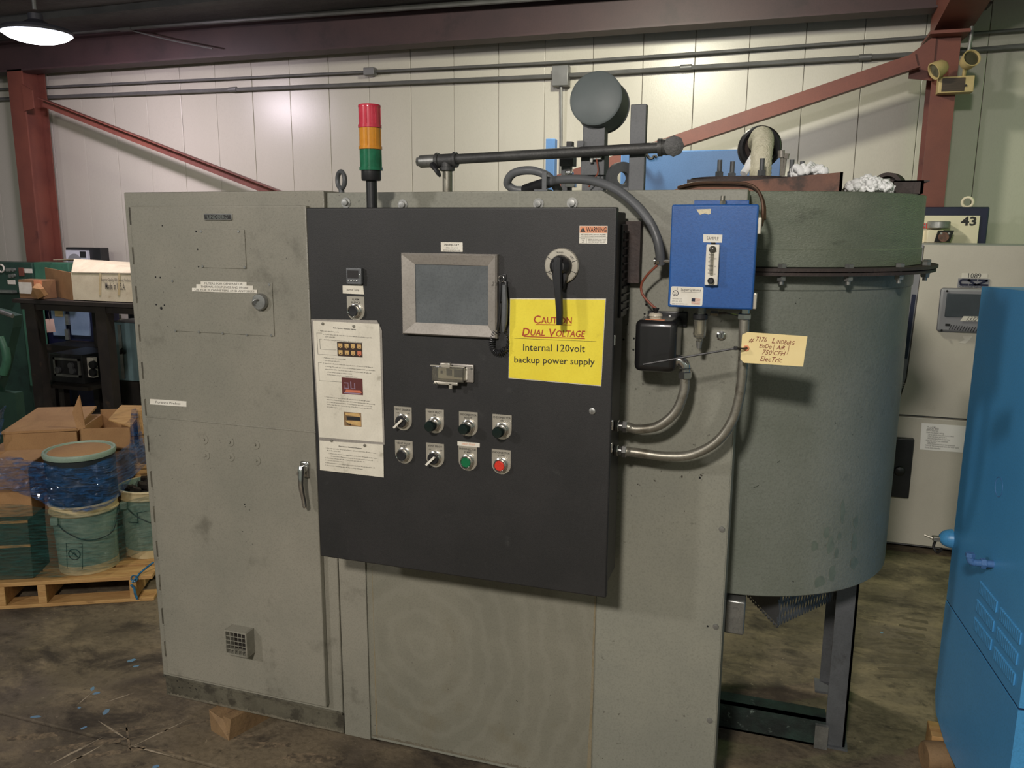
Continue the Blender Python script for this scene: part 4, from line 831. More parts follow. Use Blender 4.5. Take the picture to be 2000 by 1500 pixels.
p = at(1736, 356, Y=2.8); part('end_collar', MB().lathe(V((p.x, 2.8, zlo+.02)), (-.4, -1, 0), [(0, -.03), (.045, -.03), (.045, .02), (.034, .02), (.034, 0), (0, 0)], 20), DRUST, ld)
def fluff(name, x0, x1, y, z0, hgt, label, n):
    m = MB()
    for i in range(n):
        t_ = random.random(); x = x0+(x1-x0)*t_; yy = y+random.uniform(-.04, .05); r_ = random.uniform(.005, .015); z = z0+random.uniform(0, hgt)*(1-.6*abs(2*t_-1))
        r0 = bmesh.ops.create_icosphere(m.bm, subdivisions=2, radius=r_, matrix=Matrix.Translation((x, yy, z)))
        for v in r0['verts']: v.co += V((random.uniform(-1, 1), random.uniform(-1, 1), random.uniform(-1, 1)))*r_*.3
    solo(name, m, FIBER, label, 'insulation', kind='stuff', smooth='full')
f0, f1 = at(1655, 360, Y=2.72), at(1738, 360, Y=2.72); fluff('ceramic_fibre', f0.x, f1.x, 2.72, zt0+.012, .035, 'white fluffy ceramic fibre on the tank beside the end bracket', 220)
f0, f1 = at(1548, 335, Y=2.85), at(1610, 332, Y=2.85); fluff('ceramic_fibre', f0.x, f1.x, 2.85, zc+.006, .03, 'white fluffy ceramic fibre strewn on the studded lid', 110)
# braided arch tube and the dark wheel behind it
y = 2.95; A = [at(1478, 345, Y=y), at(1480, 310, Y=y), at(1485, 280, Y=y), at(1494, 268, Y=y+.03), at(1500, 275, Y=y+.08)]
A = [at(1485, 338, Y=2.92), at(1487, 305, Y=2.93), at(1490, 282, Y=2.96), at(1490, 270, Y=3.0), at(1486, 268, Y=3.06), at(1480, 280, Y=3.12)]
bt = thing('braided_hose', 'thick cream braided sleeve arching out of the tank lid', 'hose', V((A[0].x, A[0].y, zc)))
part('sleeve', MB().tube(curve([V((A[0].x, A[0].y, zc-.01))]+A, 7), .034, 20, ribs=.05), BRAID, bt)
part('tail_sleeve', MB().tube(curve([at(1452, 340, Y=2.9), at(1466, 318, Y=2.93), at(1474, 305, Y=2.95)], 5), [.012]*4+[.015]*7, 10, ribs=.05), FIBER, bt)
p = at(1484, 288, Y=3.16); wl = thing('blower_wheel', 'dark round blower housing behind the braided sleeve', 'blower', p)
part('housing', MB().lathe(p, (.1, -1, 0), [(0, -.06), (.075, -.06), (.075, .01), (.06, .02), (.03, .0), (0, .0)], 32), DRUST, wl)
part('inlet_ring', MB().torus(p+V((0, -.012, 0)), (.1, -1, 0), .062, .012, 28, 8), BLACKP, wl)
part('stand', MB().cyl(V((p.x, p.y+.03, zc-.02)), p+V((0, .03, -.06)), .02, n=10), DRUST, wl)
ck = MB()
solo('cable_bundle', ck.tube([at(1526, 343, Y=3.02), at(1527, 320, Y=3.02), at(1527, 300, Y=3.02)], .006, 8).tube([at(1530, 343, Y=3.02), at(1533, 318, Y=3.02), at(1536, 302, Y=3.02)], .005, 8).tube([at(1526, 308, Y=3.02), at(1526, 294, Y=3.02)], .012, 10).tube([at(1535, 310, Y=3.02), at(1537, 300, Y=3.02)], .009, 8), BEZEL, 'two grey cables with glands standing on the tank lid beside the studs', 'cable')
# ================================================================== PIPEWORK BEHIND THE TOP EDGE
Yp = 2.62
pa, pb = at(870, 312, Y=Yp), at(1312, 287, Y=Yp)
hp = thing('gas_pipe', 'long black iron pipe with tee and elbow above the grey cabinet', 'pipe', at(875, 373, Y=Yp))
part('horizontal_pipe', MB().cyl(pa, pb, .0165, n=16), DPIPE, hp)
v0 = V((at(874, 372, Y=Yp).x, Yp, tz+.0005)); v1 = at(874, 325, Y=Yp)
part('riser', MB().cyl(v0, v1, .0165, n=16), CONDM, hp)
d = (pb-pa).normalized(); tc_ = at(872, 313, Y=Yp)
te = MB().cyl(tc_-d*.032, tc_+d*.034, .021, n=18).cyl(tc_+d*.026, tc_+d*.038, .026, n=18, bev=.002).cyl(tc_-d*.038, tc_-d*.026, .026, n=18, bev=.002).cyl(tc_, at(873, 334, Y=Yp), .02, n=16).cyl(at(873, 326, Y=Yp), at(873, 334, Y=Yp), .026, n=16, bev=.002)
part('tee', te, DPIPE, hp)
vv = at(836, 315, Y=Yp); vm = MB().cyl(vv-d*.03, vv+d*.03, .021, n=16, bev=.003).hexa(vv-d*.04, vv-d*.03, .016).hexa(vv+d*.03, vv+d*.045, .019)
vo = part('ball_valve', vm, STEEL, hp); hm = MB().tube(curve([at(845, 322, Y=Yp-.02), at(852, 332, Y=Yp-.035), at(860, 345, Y=Yp-.035)], 4), [.012, .011, .01, .009, .008, .008, .008, .006, .004], 8); part('valve_handle', hm, BLACKP, vo)
e = at(1306, 287, Y=Yp); el = MB().cyl(e-d*.03, e, .024, n=18).lathe(e-d*.032, d, [(.0165, 0), (.027, 0), (.027, .012), (.02, .012)], 18)
el.tube(curve([e-d*.01, e+d*.012+V((0, -.008, -.0)), e+d*.02+V((0, -.035, -.002))], 5), .025, 16).lathe(e+d*.02+V((0, -.033, -.002)), (0.1, -1, 0), [(.02, 0), (.031, .0), (.031, .014), (.022, .016), (0, .016)], 8)
part('elbow', el, DPIPE, hp)
# burner column with the round can
bc = thing('burner_stack', 'grey square burner column topped by a large round can', 'burner', at(1158, 373, Y=2.66))
yb = 2.66
def bxp(x0, x1, y0_, y1_, yy, dp, mb=None, bev=.002):
    a, b = at(x0, y0_, Y=yy), at(x1, y1_, Y=yy); return (mb or MB()).box((a.x, yy, b.z), (b.x, yy+dp, a.z), bev)
part('column', bxp(1139, 1178, 228, 385, yb, .05), DGREY, bc)
part('lower_housing', bxp(1135, 1180, 286, 342, yb-.012, .07), DGREY, bc)
pc = at(1163, 191, Y=yb-.02)
part('can', MB().lathe(pc, (.05, 1, -.16), [(0, -.002), (.078, 0), (.0845, .004), (.0845, .11), (.078, .116), (0, .118)], 48), paint('can_grey', lin(104, 112, 112), lin(92, 100, 100), 5, .5), bc)
part('can_seam', MB().torus(pc+V((.05, 1, -.16)).normalized()*.1, (.05, 1, -.16), .0845, .003, 40, 6), HOSE, bc)
cl = MB(); bxp(1152, 1158, 288, 318, yb-.03, .02, cl); bxp(1160, 1170, 285, 300, yb-.03, .02, cl); bxp(1158, 1174, 302, 312, yb-.03, .02, cl); part('clamp', cl, STEEL, bc)
part('side_lug', bxp(1127, 1140, 275, 288, yb-.01, .03), DGREY, bc)
part('thin_wire', MB().tube(curve([at(1165, 310, Y=yb-.035), at(1168, 335, Y=yb-.04), at(1160, 350, Y=yb-.04), at(1150, 365, Y=yb-.03)], 5), .0025, 6), COPPER, bc)
sv = thing('solenoid_valve', 'small dark solenoid valve on a stub beside the burner column', 'valve', at(1107, 372, Y=2.7))
part('coil', bxp(1093, 1119, 286, 324, 2.7, .05), DGREY, sv); part('stem', bxp(1096, 1113, 322, 376, 2.71, .03), DGREY, sv)
part('cap', bxp(1106, 1117, 276, 288, 2.71, .03), BLACKP, sv)
p = at(1112, 338, Y=2.69); part('fitting', MB().lathe(p, (0, -1, 0), [(0, -.01), (.013, -.01), (.013, .012), (.006, .016), (0, .016)], 12), CHROME, sv)
part('port', bxp(1104, 1122, 357, 366, 2.68, .03), CHROME, sv)
ps = thing('steel_post', 'flat dark grey steel post standing beside the burner can', 'post', at(1240, 372, Y=2.64))
part('post', bxp(1232, 1257, 204, 375, 2.64, .03), DGREY, ps, smooth=False)
p = at(1214, 348, Y=2.66); ds_ = thing('lifting_lug', 'upright grey ring shaped lifting lug at the foot of the post', 'lug', V((p.x, p.y, tz)))
part('ring', MB().lathe(p, (.75, -1, 0), [(.02, -.012), (.05, -.012), (.05, .012), (.02, .012), (.02, -.012)], 32), DGREY, ds_)
part('foot', MB().box((p.x-.04, p.y-.012, tz-.03), (p.x+.04, p.y+.012, p.z-.03)), DGREY, ds_)
# thick grey hose: loop and long run to the sample box
hs = thing('grey_hose', 'thick grey cable hose looping over the top edge and down past the blue box', 'hose', at(1060, 370, Y=2.4))
lp1 = [at(1046, 369, Y=2.44), at(1010, 371, Y=2.43), at(991, 358, Y=2.42), at(1004, 338, Y=2.4), at(1040, 333, Y=2.38), at(1072, 346, Y=2.38), at(1092, 374, Y=2.4)]
part('hose_loop', MB().tube(curve(lp1, 8), .0125, 12), HOSE, hs)
lp2 = [at(1030, 372, Y=2.42), at(1058, 361, Y=2.38), at(1095, 351, Y=2.34), at(1150, 352, Y=2.3), at(1200, 368, Y=2.26), at(1240, 398, Y=2.23), at(1268, 432, Y=2.21), at(1283, 465, Y=2.2), at(1289, 495, Y=2.2), at(1291, 515, Y=2.21)]
part('hose_run', MB().tube(curve(lp2, 8), [.011]*8+[.0125]*200 if False else .0125, 12), HOSE, hs)
part('hose_sleeve', MB().tube([at(1026, 371, Y=2.42), at(1050, 363, Y=2.39), at(1072, 356, Y=2.362)], .0165, 14), BLACKP, hs)
# blue furniture standing far behind
bk = thing('blue_cabinet', 'pale blue steel cabinet far behind the pipes with a hook on its face', 'cabinet', at(1370, 372, Y=4.6))
a, b = at(1213, 292, Y=4.6), at(1522, 372, Y=4.6)
part('body', MB().box((a.x, 4.6, .05), (b.x, 5.2, at(1460, 291, Y=4.6).z), .006), BLUEP, bk)
hk = [at(1256, 301, Y=4.58), at(1262, 305, Y=4.58), at(1270, 310, Y=4.58), at(1280, 302, Y=4.58), at(1283, 307, Y=4.56)]
part('hook', MB().tube(curve([at(1254, 305, Y=4.58), at(1262, 301, Y=4.57), at(1268, 309, Y=4.57), at(1275, 309, Y=4.57), at(1278, 304, Y=4.57), at(1283, 308, Y=4.57)], 4), .008, 6), INK, bk)
part('feet', MB().box((a.x+.05, 4.65, 0), (b.x-.05, 5.15, .05)), INK, bk)
bp = thing('blue_post', 'narrow pale blue post behind the grey hose loop', 'post', at(1072, 372, Y=4.7))
a, b = at(1066, 271, Y=4.7), at(1082, 372, Y=4.7); part('post', MB().box((a.x, 4.7, 0), (b.x, 4.76, a.z), .003), BLUEP, bp)
# ================================================================== BLUE SAMPLE BOX
YS = 2.135
s_tl, s_tr, s_br, s_bl = at(1313, 399, Y=YS), at(1483, 399, Y=YS), at(1470, 605, Y=YS), at(1303, 599, Y=YS)
sx0, sx1, sz0, sz1 = (s_tl.x+s_bl.x)/2, (s_tr.x+s_br.x)/2, (s_br.z+s_bl.z)/2-.001, (s_tl.z+s_tr.z)/2
sb = thing('sample_box', 'blue wall box with a flow meter mounted beside the black enclosure', 'box', ((sx0+sx1)/2, 2.2, sz0))
part('body', MB().box((sx0+.006, YS+.018, sz0+.006), (sx1-.004, YT-.02, sz1-.006), .003), BLUEB, sb)
part('door', MB().box((sx0, YS, sz0), (sx1, YS+.018, sz1), .005, seg=3), BLUEB, sb)
part('mounting_tab', MB().box((sx0+.04, YT-.022, sz1-.02), (sx1-.03, YT-.012, sz1+.014), .002).box((sx0+.04, YT-.022, sz0-.014), (sx1-.03, YT-.0025, sz0+.02), .002), BLUEB, sb)
p = at(1412, 386, Y=2.24); part('top_fitting', MB().hexa(V((p.x, 2.24, sz1-.008)), V((p.x, 2.24, sz1+.012)), .008).cyl(V((p.x, 2.24, sz1+.01)), V((p.x, 2.24, sz1+.024)), .006, n=10), CONDM, sb)
for py in (440, 575):
    p = at(1486 if py < 500 else 1477, py, X=sx1); m = MB().box((sx1-.001, YS+.004, p.z-.022), (sx1+.008, YS+.03, p.z+.018), .002); m.m(1).prism([(sx1+.0085, YS+.01, p.z+.006), (sx1+.0085, YS+.02, p.z+.0), (sx1+.0085, YS+.012, p.z-.008)], (.0008, 0, 0))
    part('door_clip', m, [PLATE, INK], sb)
def spl(px, py, o=0): return at(px, py, Y=YS-o)
tape((1373.5, 457.5), (1411, 458.5), (1410, 474), (1373.5, 473), YS-.0012, 'SAMPLE', .0085, 'name_plate', sb, WHITE, INKG, .62, th=.0012)
m = MB().prism([spl(1360, 409), spl(1389, 408), spl(1388, 417), spl(1384, 419), spl(1376, 416.5), spl(1367, 419.5)], (0, -.0006, 0)); part('torn_tape', m, CARDW, sb, 'torn scrap of masking tape', smooth=False)
fm = MB(); f0, f1 = spl(1380, 477.5, .018), spl(1400, 557.5, .018); fm.box((f0.x-.0005, YS-.018, f1.z), (f1.x+.0015, YS, f0.z), .002)
fo = part('flow_meter', fm, WHITE, sb, 'clear flow meter with a ball knob and printed scale')
fx = (f0.x+f1.x)/2+.0005; sm = MB()
for k in range(19):
    z = f1.z+.03+k*.0031; sm.box((fx-.006 if k % 3 else fx-.009, YS-.0186, z), (fx+.002, YS-.0178, z+.0011))
for dz, s_ in ((.028, '10'), (.047, '30'), (.066, '50'), (.084, '80')): sm.text(s_, (fx+.008, YS-.0186, f1.z+dz), .0035, None)
part('scale_marking', sm, INK, fo, smooth=False)
part('tube', MB().cyl((fx, YS-.019, f1.z+.026), (fx, YS-.019, f0.z-.02), .004, n=12), CLEAR, fo)
part('top_knob', MB().lathe((fx, YS-.018, f0.z-.012), (0, -1, 0), [(0, 0), (.009, 0), (.009, .003), (.0055, .005), (0, .006)], 18), CLEAR, fo)
part('valve_knob', MB().lathe((fx, YS-.018, f1.z+.012), (0, -1, 0), [(.0075, 0), (.008, .012), (.006, .014), (.005, .013), (0, .013)], 18), BLACKP, fo)
part('outlet_nut', MB().hexa((fx, YS-.009, f0.z), (fx, YS-.009, f0.z+.005), .006), BLACKP, fo)
# maker's sticker
k4 = [spl(1311, 559), spl(1374, 561), spl(1371.5, 598), spl(1308.5, 595)]
def suv(u, v, o=.0009): return (k4[0]*(1-u)+k4[1]*u)*(1-v)+(k4[3]*(1-u)+k4[2]*u)*v+V((0, -o, 0))
ring = []
for cu, cv, a0_ in ((.95, .08, -90), (.95, .92, 0), (.05, .92, 90), (.05, .08, 180)):
    for k in range(4):
        a_ = math.radians(a0_+30*k); ring.append(suv(cu+.05*math.cos(a_), cv+.08*math.sin(a_), 0))
mb = MB().prism(ring, (0, -.0007, 0))
SW = (k4[1]-k4[0]).length; ux = k4[1]-k4[0]; uy = k4[0]-k4[3]
mb.m(1).text('SuperSystems', suv(.62, .16), .0062, SW*.62, ux, uy, bold=.006).bar(suv(.32, .285), suv(.92, .275), .0003, .0005)
mb.m(2).text('Cincinnati, USA', suv(.06, .66), .0032, SW*.3, ux, uy, 'L').text('(800) 666 - 4330', suv(.06, .79), .0032, SW*.31, ux, uy, 'L').text('www.supersystems.com', suv(.06, .92), .0032, SW*.48, ux, uy, 'L')
mb.m(3).torus(suv(.15, .37), (0, 1, 0), .0068, .0008, 20, 5).bar(suv(.1, .33), suv(.2, .37), .0003, .0011).bar(suv(.1, .41), suv(.2, .45), .0003, .0011).bar(suv(.205, .2), suv(.205, .06), .0003, .0006, up=(1, 0, 0))
for k in range(7): mb.m(4).bar(suv(.66, .62+k*.047), suv(.93, .63+k*.047), .0003, .0009)
mb.m(3).sheet(suv(.66, .6, .0014), suv(.77, .605, .0014), suv(.77, .77, .0014), suv(.66, .765, .0014), .0002)
part('maker_sticker', mb, [WHITE, INK, INKG, NAVY, PR], sb, 'white sticker with a round emblem and striped flag', smooth=False)
# filter bowl and fittings below
fb = thing('filter_bowl', 'clear filter bowl hanging under the blue box', 'filter', at(1367, 670, Y=2.2))
fx = at(1367, 640, Y=2.2).x; fz = lambda y: at(1367, y, Y=2.2).z
part('neck', MB().cyl((fx, 2.2, sz0+.002), (fx, 2.2, fz(614)), .013, n=16), STEEL, fb)
part('collar', MB().cyl((fx, 2.2, fz(613)), (fx, 2.2, fz(624)), .019, n=20, bev=.002), BLACKP, fb)
part('bowl', MB().lathe((fx, 2.2, fz(624)), (0, 0, -1), [(.0165, 0), (.0165, .034), (.0155, .046), (.009, .05), (.009, .058), (0, .06), (0, .057), (.007, .047), (.014, .042), (.015, 0)], 24), CLEAR, fb)
part('element', MB().cyl((fx, 2.2, fz(624)), (fx, 2.2, fz(652)), .007, n=14), WHITE, fb)
part('drain_cock', MB().cyl((fx, 2.2, fz(666)), (fx, 2.2, fz(680)), .008, .006, n=12), STEEL, fb)
p = at(1397, 612, Y=2.2); tb = thing('brass_tube', 'thin copper tube with a brass fitting under the blue box', 'tube', p)
part('fitting', MB().hexa(p-V((.012, 0, 0)), p+V((.008, 0, 0)), .007), CONDM, tb)
part('tube', MB().tube(curve([p, at(1420, 612, Y=2.22), at(1440, 616, Y=2.25), at(1452, 620, Y=2.27)], 5), .0025, 6), BROWNT, tb)
# brown tube looping over the box
q = [at(1325, 366, Y=2.36), at(1360, 358, Y=2.32), at(1410, 357, Y=2.3), at(1455, 359, Y=2.28), at(1478, 370, Y=2.27), at(1489, 395, Y=2.255), at(1490, 424, Y=2.24), at(1487, 440, Y=2.22)]
solo('copper_line', MB().tube(curve(q, 7), .0045, 8).tube([v+V((.004, .012, -.006)) for v in curve(q[:7], 7)], .0045, 8), BROWNT, 'dull copper lines bending over the corner of the blue box', 'tube')
# hose clamp bolt and red wire
p0, p1 = at(1283, 510, Y=2.2), at(1306, 510, Y=2.2)
cb_ = thing('clamp_bolt', 'small bright bolt clamping the grey hose end to the blue box', 'bolt', p0)
part('shank', MB().cyl(p0, V((sx0+.004, 2.2, p1.z)), .0035, n=8), CHROME, cb_); part('nut', MB().hexa(p0-V((.002, 0, 0)), p0+V((.008, 0, 0)), .008).cyl(p0-V((.007, 0, 0)), p0-V((.003, 0, 0)), .01, n=14), CHROME, cb_)
# ================================================================== TRANSFORMER
YX = 2.155
x0, x1 = at(1239, 660, Y=YX).x, at(1321, 660, Y=YX).x; z0, z1 = at(1280, 728, Y=YX).z, at(1280, 626, Y=YX).z
tr = thing('ignition_transformer', 'glossy black rounded ignition transformer under the blue box', 'transformer', ((x0+x1)/2, 2.2, z0))
part('case', MB().box((x0, YX, z0), (x1, YT-.012, z1), .017, seg=5), GLOSSK, tr)
part('mounting_flange', MB().box((x0+.012, YT-.012, z1-.03), (x1+.012, YT-.0025, z1+.012), .003), BLACKP, tr)
part('mounting_flange', MB().box((x0+.012, YT-.012, z0-.004), (x1-.008, YT-.0025, z0+.04), .003), BLACKP, tr)
for px, py in ((1261, 620), (1308, 619)): 
    p = at(px, py, Y=YT-.013); part('screw', MB().lathe(p, (0, -1, 0), [(0, 0), (.006, 0), (.005, .003), (0, .004)], 12), CHROME, tr)
xi = at(1281, 620, Y=2.22).x; zi = z1-.006
part('insulator', MB().lathe((xi, 2.215, zi), (0, 0, 1), [(0, 0), (.018, 0), (.019, .004), (.015, .008), (.019, .012), (.018, .016), (.014, .02), (0, .021)], 24), PORC, tr)
part('terminal_boot', MB().lathe((xi, 2.215, zi+.02), (0, 0, 1), [(0, 0), (.004, 0), (.009, .011), (.009, .013), (0, .013)], 14), BLACKP, tr)
a, b = at(1258, 631, Y=YX), at(1296, 636, Y=YX); part('orange_label', MB().box((a.x, YX+.014, z1-.001), (b.x, YX+.03, z1+.0006)), INKO, tr)
wr = [V((xi, 2.215, zi+.032)), at(1272, 595, Y=2.215), at(1255, 575, Y=2.22), at(1253, 555, Y=2.22), at(1266, 535, Y=2.21), at(1284, 518, Y=2.205)]
solo('red_wire', MB().tube(curve(wr, 7), .0034, 8), COPPER, 'thin red brown wire rising from the black transformer', 'wire')
# ================================================================== FLEXIBLE CONDUITS
def flex(name, pts, r, label):
    t = thing(name, label, 'conduit', V(pts[0])); return t
sd = bx1-.012
def gland(p, t, d=V((1, 0, 0))):
    part('gland', MB().hexa(p, p+d*.012, .017).cyl(p+d*.012, p+d*.024, .0135, n=14).hexa(p+d*.022, p+d*.036, .018), CHROME, t)
Yc = 2.19
p = V((sd, Yc, at(1212, 832, Y=Yc).z)); t = flex('flexible_conduit', [p], .013, 'shorter curved metal conduit joining the black transformer')
gland(p, t); q = [p+V((.034, 0, 0)), at(1245, 838, Y=Yc), at(1285, 832, Y=Yc), at(1318, 806, Y=Yc), at(1335, 768, Y=Yc), at(1338, 737, Y=Yc)]
part('conduit_body', MB().tube(curve(q, 16), .0128, 16, ribs=.045), CONDM, t)
e = at(1338, 735, Y=Yc)
part('elbow', MB().hexa(e+V((0, 0, -.006)), e+V((0, 0, .014)), .0185).tube(curve([e+V((0, 0, .012)), e+V((-.002, 0, .03)), e+V((-.016, 0, .043)), V((x1-.004, Yc, e.z+.04))], 5), .0145, 14).hexa(e+V((-.0, 0, .02)), e+V((0, 0, .024)), .018), CHROME, t)
p = V((sd, Yc, at(1210, 880, Y=Yc).z)); t = flex('flexible_conduit', [p], .013, 'longer curved metal conduit rising to the blue box')
gland(p, t); q = [p+V((.034, 0, 0)), at(1245, 884, Y=Yc), at(1300, 891, Y=Yc), at(1350, 888, Y=Yc), at(1398, 864, Y=Yc), at(1430, 822, Y=Yc), at(1445, 770, Y=Yc), at(1451, 710, Y=Yc), at(1453, 650, Y=Yc), at(1454, 622, Y=Yc)]
part('conduit_body', MB().tube(curve(q, 16), .0128, 16, ribs=.045), CONDM, t)
e = at(1454, 621, Y=Yc); part('gland', MB().hexa(e+V((0, 0, -.004)), e+V((0, 0, .012)), .018).cyl(e+V((0, 0, .01)), V((e.x, e.y, sz0+.003)), .0125, n=12), CHROME, t)
# ================================================================== TAG ON A CABLE TIE
YTG = 2.13
tg = [at(1460, 648.5, Y=YTG), at(1577, 657, Y=YTG), at(1568.5, 716, Y=YTG), at(1453, 708.5, Y=YTG), at(1446, 701.5, Y=YTG), at(1449.5, 654, Y=YTG)]
t = thing('price_tag', 'manila tag with red handwriting tied to the metal conduit', 'tag', at(1510, 716, Y=YTG))
tgp = part('card', MB().prism(tg, (0, .0008, 0)), MANILA, t, smooth=False)
k4 = [at(1449, 648, Y=YTG), at(1577, 657, Y=YTG), at(1568.5, 716, Y=YTG), at(1444.5, 707.5, Y=YTG)]
ux, uy = k4[1]-k4[0], k4[0]-k4[3]; TW = ux.length
def tuv(u, v): return (k4[0]*(1-u)+k4[1]*u)*(1-v)+(k4[3]*(1-u)+k4[2]*u)*v+V((0, -.0006, 0))
hw = MB()
for s_, u, v, wd_, cap in (('#', .16, .24, .085, .011), ('7176', .31, .2, .17, .0125), ('L', .5, .21, .05, .0135), ('iNDBeRG', .685, .245, .28, .010), ('EnDo', .385, .41, .19, .0105), ('(', .52, .42, .028, .02), ('AiR', .62, .425, .13, .0105), (')', .735, .42, .028, .02), ('750', .42, .61, .15, .012), ('CFH', .615, .615, .18, .011), ('ElecTric', .495, .83, .34, .0125)):
    hw.text(s_, tuv(u, v), cap, TW*wd_, ux, uy, shear=.3)
part('handwriting', hw, INKB, tgp, smooth=False)
ey = at(1457.5, 680, Y=YTG-.001); part('eyelet', MB().torus(ey, (0, 1, 0), .0055, .0024, 18, 6), INKO, t)
tie = [ey+V((.004, .004, 0)), ey+V((-.004, -.012, 0)), at(1438, 680, Y=2.10)]+[at(1438, 680, Y=2.10).lerp(at(1256, 712, Y=2.08), k/4) for k in (1, 2, 3, 4)]
part('cable_tie', MB().tube(tie, .0026, 6), BLACKP, t)
part('tie_head', MB().box(at(1437, 680, Y=2.1)-V((.005, .004, .0045)), at(1437, 680, Y=2.1)+V((.005, .004, .0045)), .001), BLACKP, t)
part('tie_loop', MB().torus(at(1452, 682, Y=Yc), (0, .1, 1), .017, .002, 20, 6).tube([at(1446, 681, Y=2.17), ey], .002, 6), BLACKP, t)
# junction box behind the panel's lower edge
jb = thing('conduit_box', 'small galvanised conduit box at the panel edge under the tank', 'box', at(1437, 1243, Y=2.44))
a, b = at(1423, 1172, Y=2.44), at(1452, 1242, Y=2.44)
jm = MB().box((a.x-.01, 2.44, b.z), (b.x, 2.5, a.z), .006, seg=3); part('box_body', jm, STEEL, jb)
for py in (1190, 1210, 1230):
    p = at(1437, py, Y=2.44); part('knockout', MB().lathe(p, (0, -1, 0), [(0, 0), (.0085, 0), (.0078, .0015), (0, .001)], 16), STEEL, jb)
# ================================================================== BLUE CABINET ON THE NEAR RIGHT
th = math.radians(5.6); dv = V((-math.sin(th), math.cos(th), 0)); nv = V((math.cos(th), math.sin(th), 0))
Fp = at(1822, 1402, Z=.1); Fp.z = 0
def bs(px, py, o=0): return atp(px, py, Fp-nv*o, nv)
cN = bs(1990, 1380); Ln = (V((cN.x, cN.y, 0))-Fp).length
ztb = bs(1926, 561).z; zsm = bs(1845, 1166).z
bcab = thing('blue_cabinet', 'tall bright blue steel cabinet with louvres and two valves in the near foreground', 'cabinet', (Fp.x, Fp.y, 0), rz=th)
def loc(p): 
    d = V(p)-V((Fp.x, Fp.y, 0)); return V((d.dot(nv), d.dot(dv), d.z))
def bl(px, py, o=0): return loc(bs(px, py, o))
ppt = bl(2000, 568); zn_ = ztb+(ppt.z-ztb)*Ln/abs(ppt.y)
part('upper_body', MB().prism([(0, 0, zsm+.003), (0, -Ln, zsm+.003), (0, -Ln, zn_), (0, 0, ztb)], (.7, 0, 0)), BLUEC, bcab, world=False, smooth=False)
part('lower_body', MB().prism([(-.002, 0, zsm-.003), (-.002, -Ln-.002, zsm-.003), (-.002, -Ln-.002, .1), (-.002, -.16, .1), (-.002, -.03, .14), (-.002, 0, .2)], (.704, 0, 0)), BLUEC, bcab, world=False, smooth=False)
part('seam_strip', MB().box((.001, -Ln+.001, zsm-.004), (.69, -.001, zsm+.004)), NAVY, bcab, world=False)
# round knockout outline
kc = bl(1951, 951); part('knockout', MB().torus(kc, (1, 0, 0), .03, .0012, 28, 5), BLUEP, bcab, world=False)
# louvres: two banks of three rows, each slot raised
slot = MB().prism([(0, -.0055, 0), (0, .0055, 0), (-.004, .0055, -.003), (-.004, -.0055, -.003)], (0, 0, -.034))
sm_ = slot.build('louvre', BLUEC, None, False)
for (xa_, ya_), (xb_, yb_) in (((1917, 1135), (1948, 1173)), ((1911, 1171), (1942, 1211)), ((1906, 1206), (1937, 1247)), ((1957, 1187), (1995, 1234)), ((1951, 1225), (1988, 1274)), ((1945, 1263), (1983, 1314))):
    p, q = bl(xa_, ya_), bl(xb_, yb_)
    for k in range(12):
        o = link(bpy.data.objects.new('louvre', sm_)); o.parent = bcab; o.location = p.lerp(q, k/11)+V((-.0002, 0, 0))
# handle with padlock and brass coloured cam, and a ball valve
p = bl(1858, 1052); hb = MB()
hb.lathe(p+V((.002, 0, 0)), (-1, 0, 0), [(.034, 0), (.032, .012), (.024, .03), (.012, .04), (0, .043)], 18)
part('dome_cover', hb, BLUEC, bcab, world=False)
part('hasp', MB().box(p+V((-.06, -.01, -.012)), p+V((-.03, .012, .004)), .002).tube([p+V((-.06, 0, -.004)), p+V((-.085, .01, .002))], .004, 6), CONDM, bcab, world=False)
part('shackle', MB().tube(curve([p+V((-.045, .01, -.01)), p+V((-.05, .014, -.04)), p+V((-.04, .0, -.055)), p+V((-.03, -.012, -.035))], 5), .005, 8), INK, bcab, world=False)
p = bl(1940, 1102); vm = MB().cyl(p+V((.002, 0, 0)), p+V((-.05, 0, 0)), .011, n=12).hexa(p+V((-.02, 0, 0)), p+V((-.035, 0, 0)), .016)
vm.tube(curve([p+V((-.05, 0, 0)), p+V((-.062, 0, .004)), p+V((-.066, 0, .022))], 4), .011, 10).hexa(p+V((-.066, 0, .016)), p+V((-.066, 0, .03)), .014)
part('elbow_valve', vm, BLUEP, bcab, 'pale blue elbow fitting', world=False)
# stump and plank under its corner
a = at(1822, 1478, Z=.05); wl_ = thing('log_block', 'round brown log block under the corner of the bright blue cabinet', 'block', (a.x, a.y, 0))
lm_ = MB().lathe(V((a.x-.03, a.y-.01, .052)), (1, .25, 0), [(0, 0), (.046, 0), (.052, .008), (.052, .3), (0, .3)], 18); part('log', lm_, WOODD, wl_)
part('wedge', MB().box((a.x+.0, a.y+.05, 0), (a.x+.3, a.y+.15, .098), .003), WOOD, wl_, smooth=False)
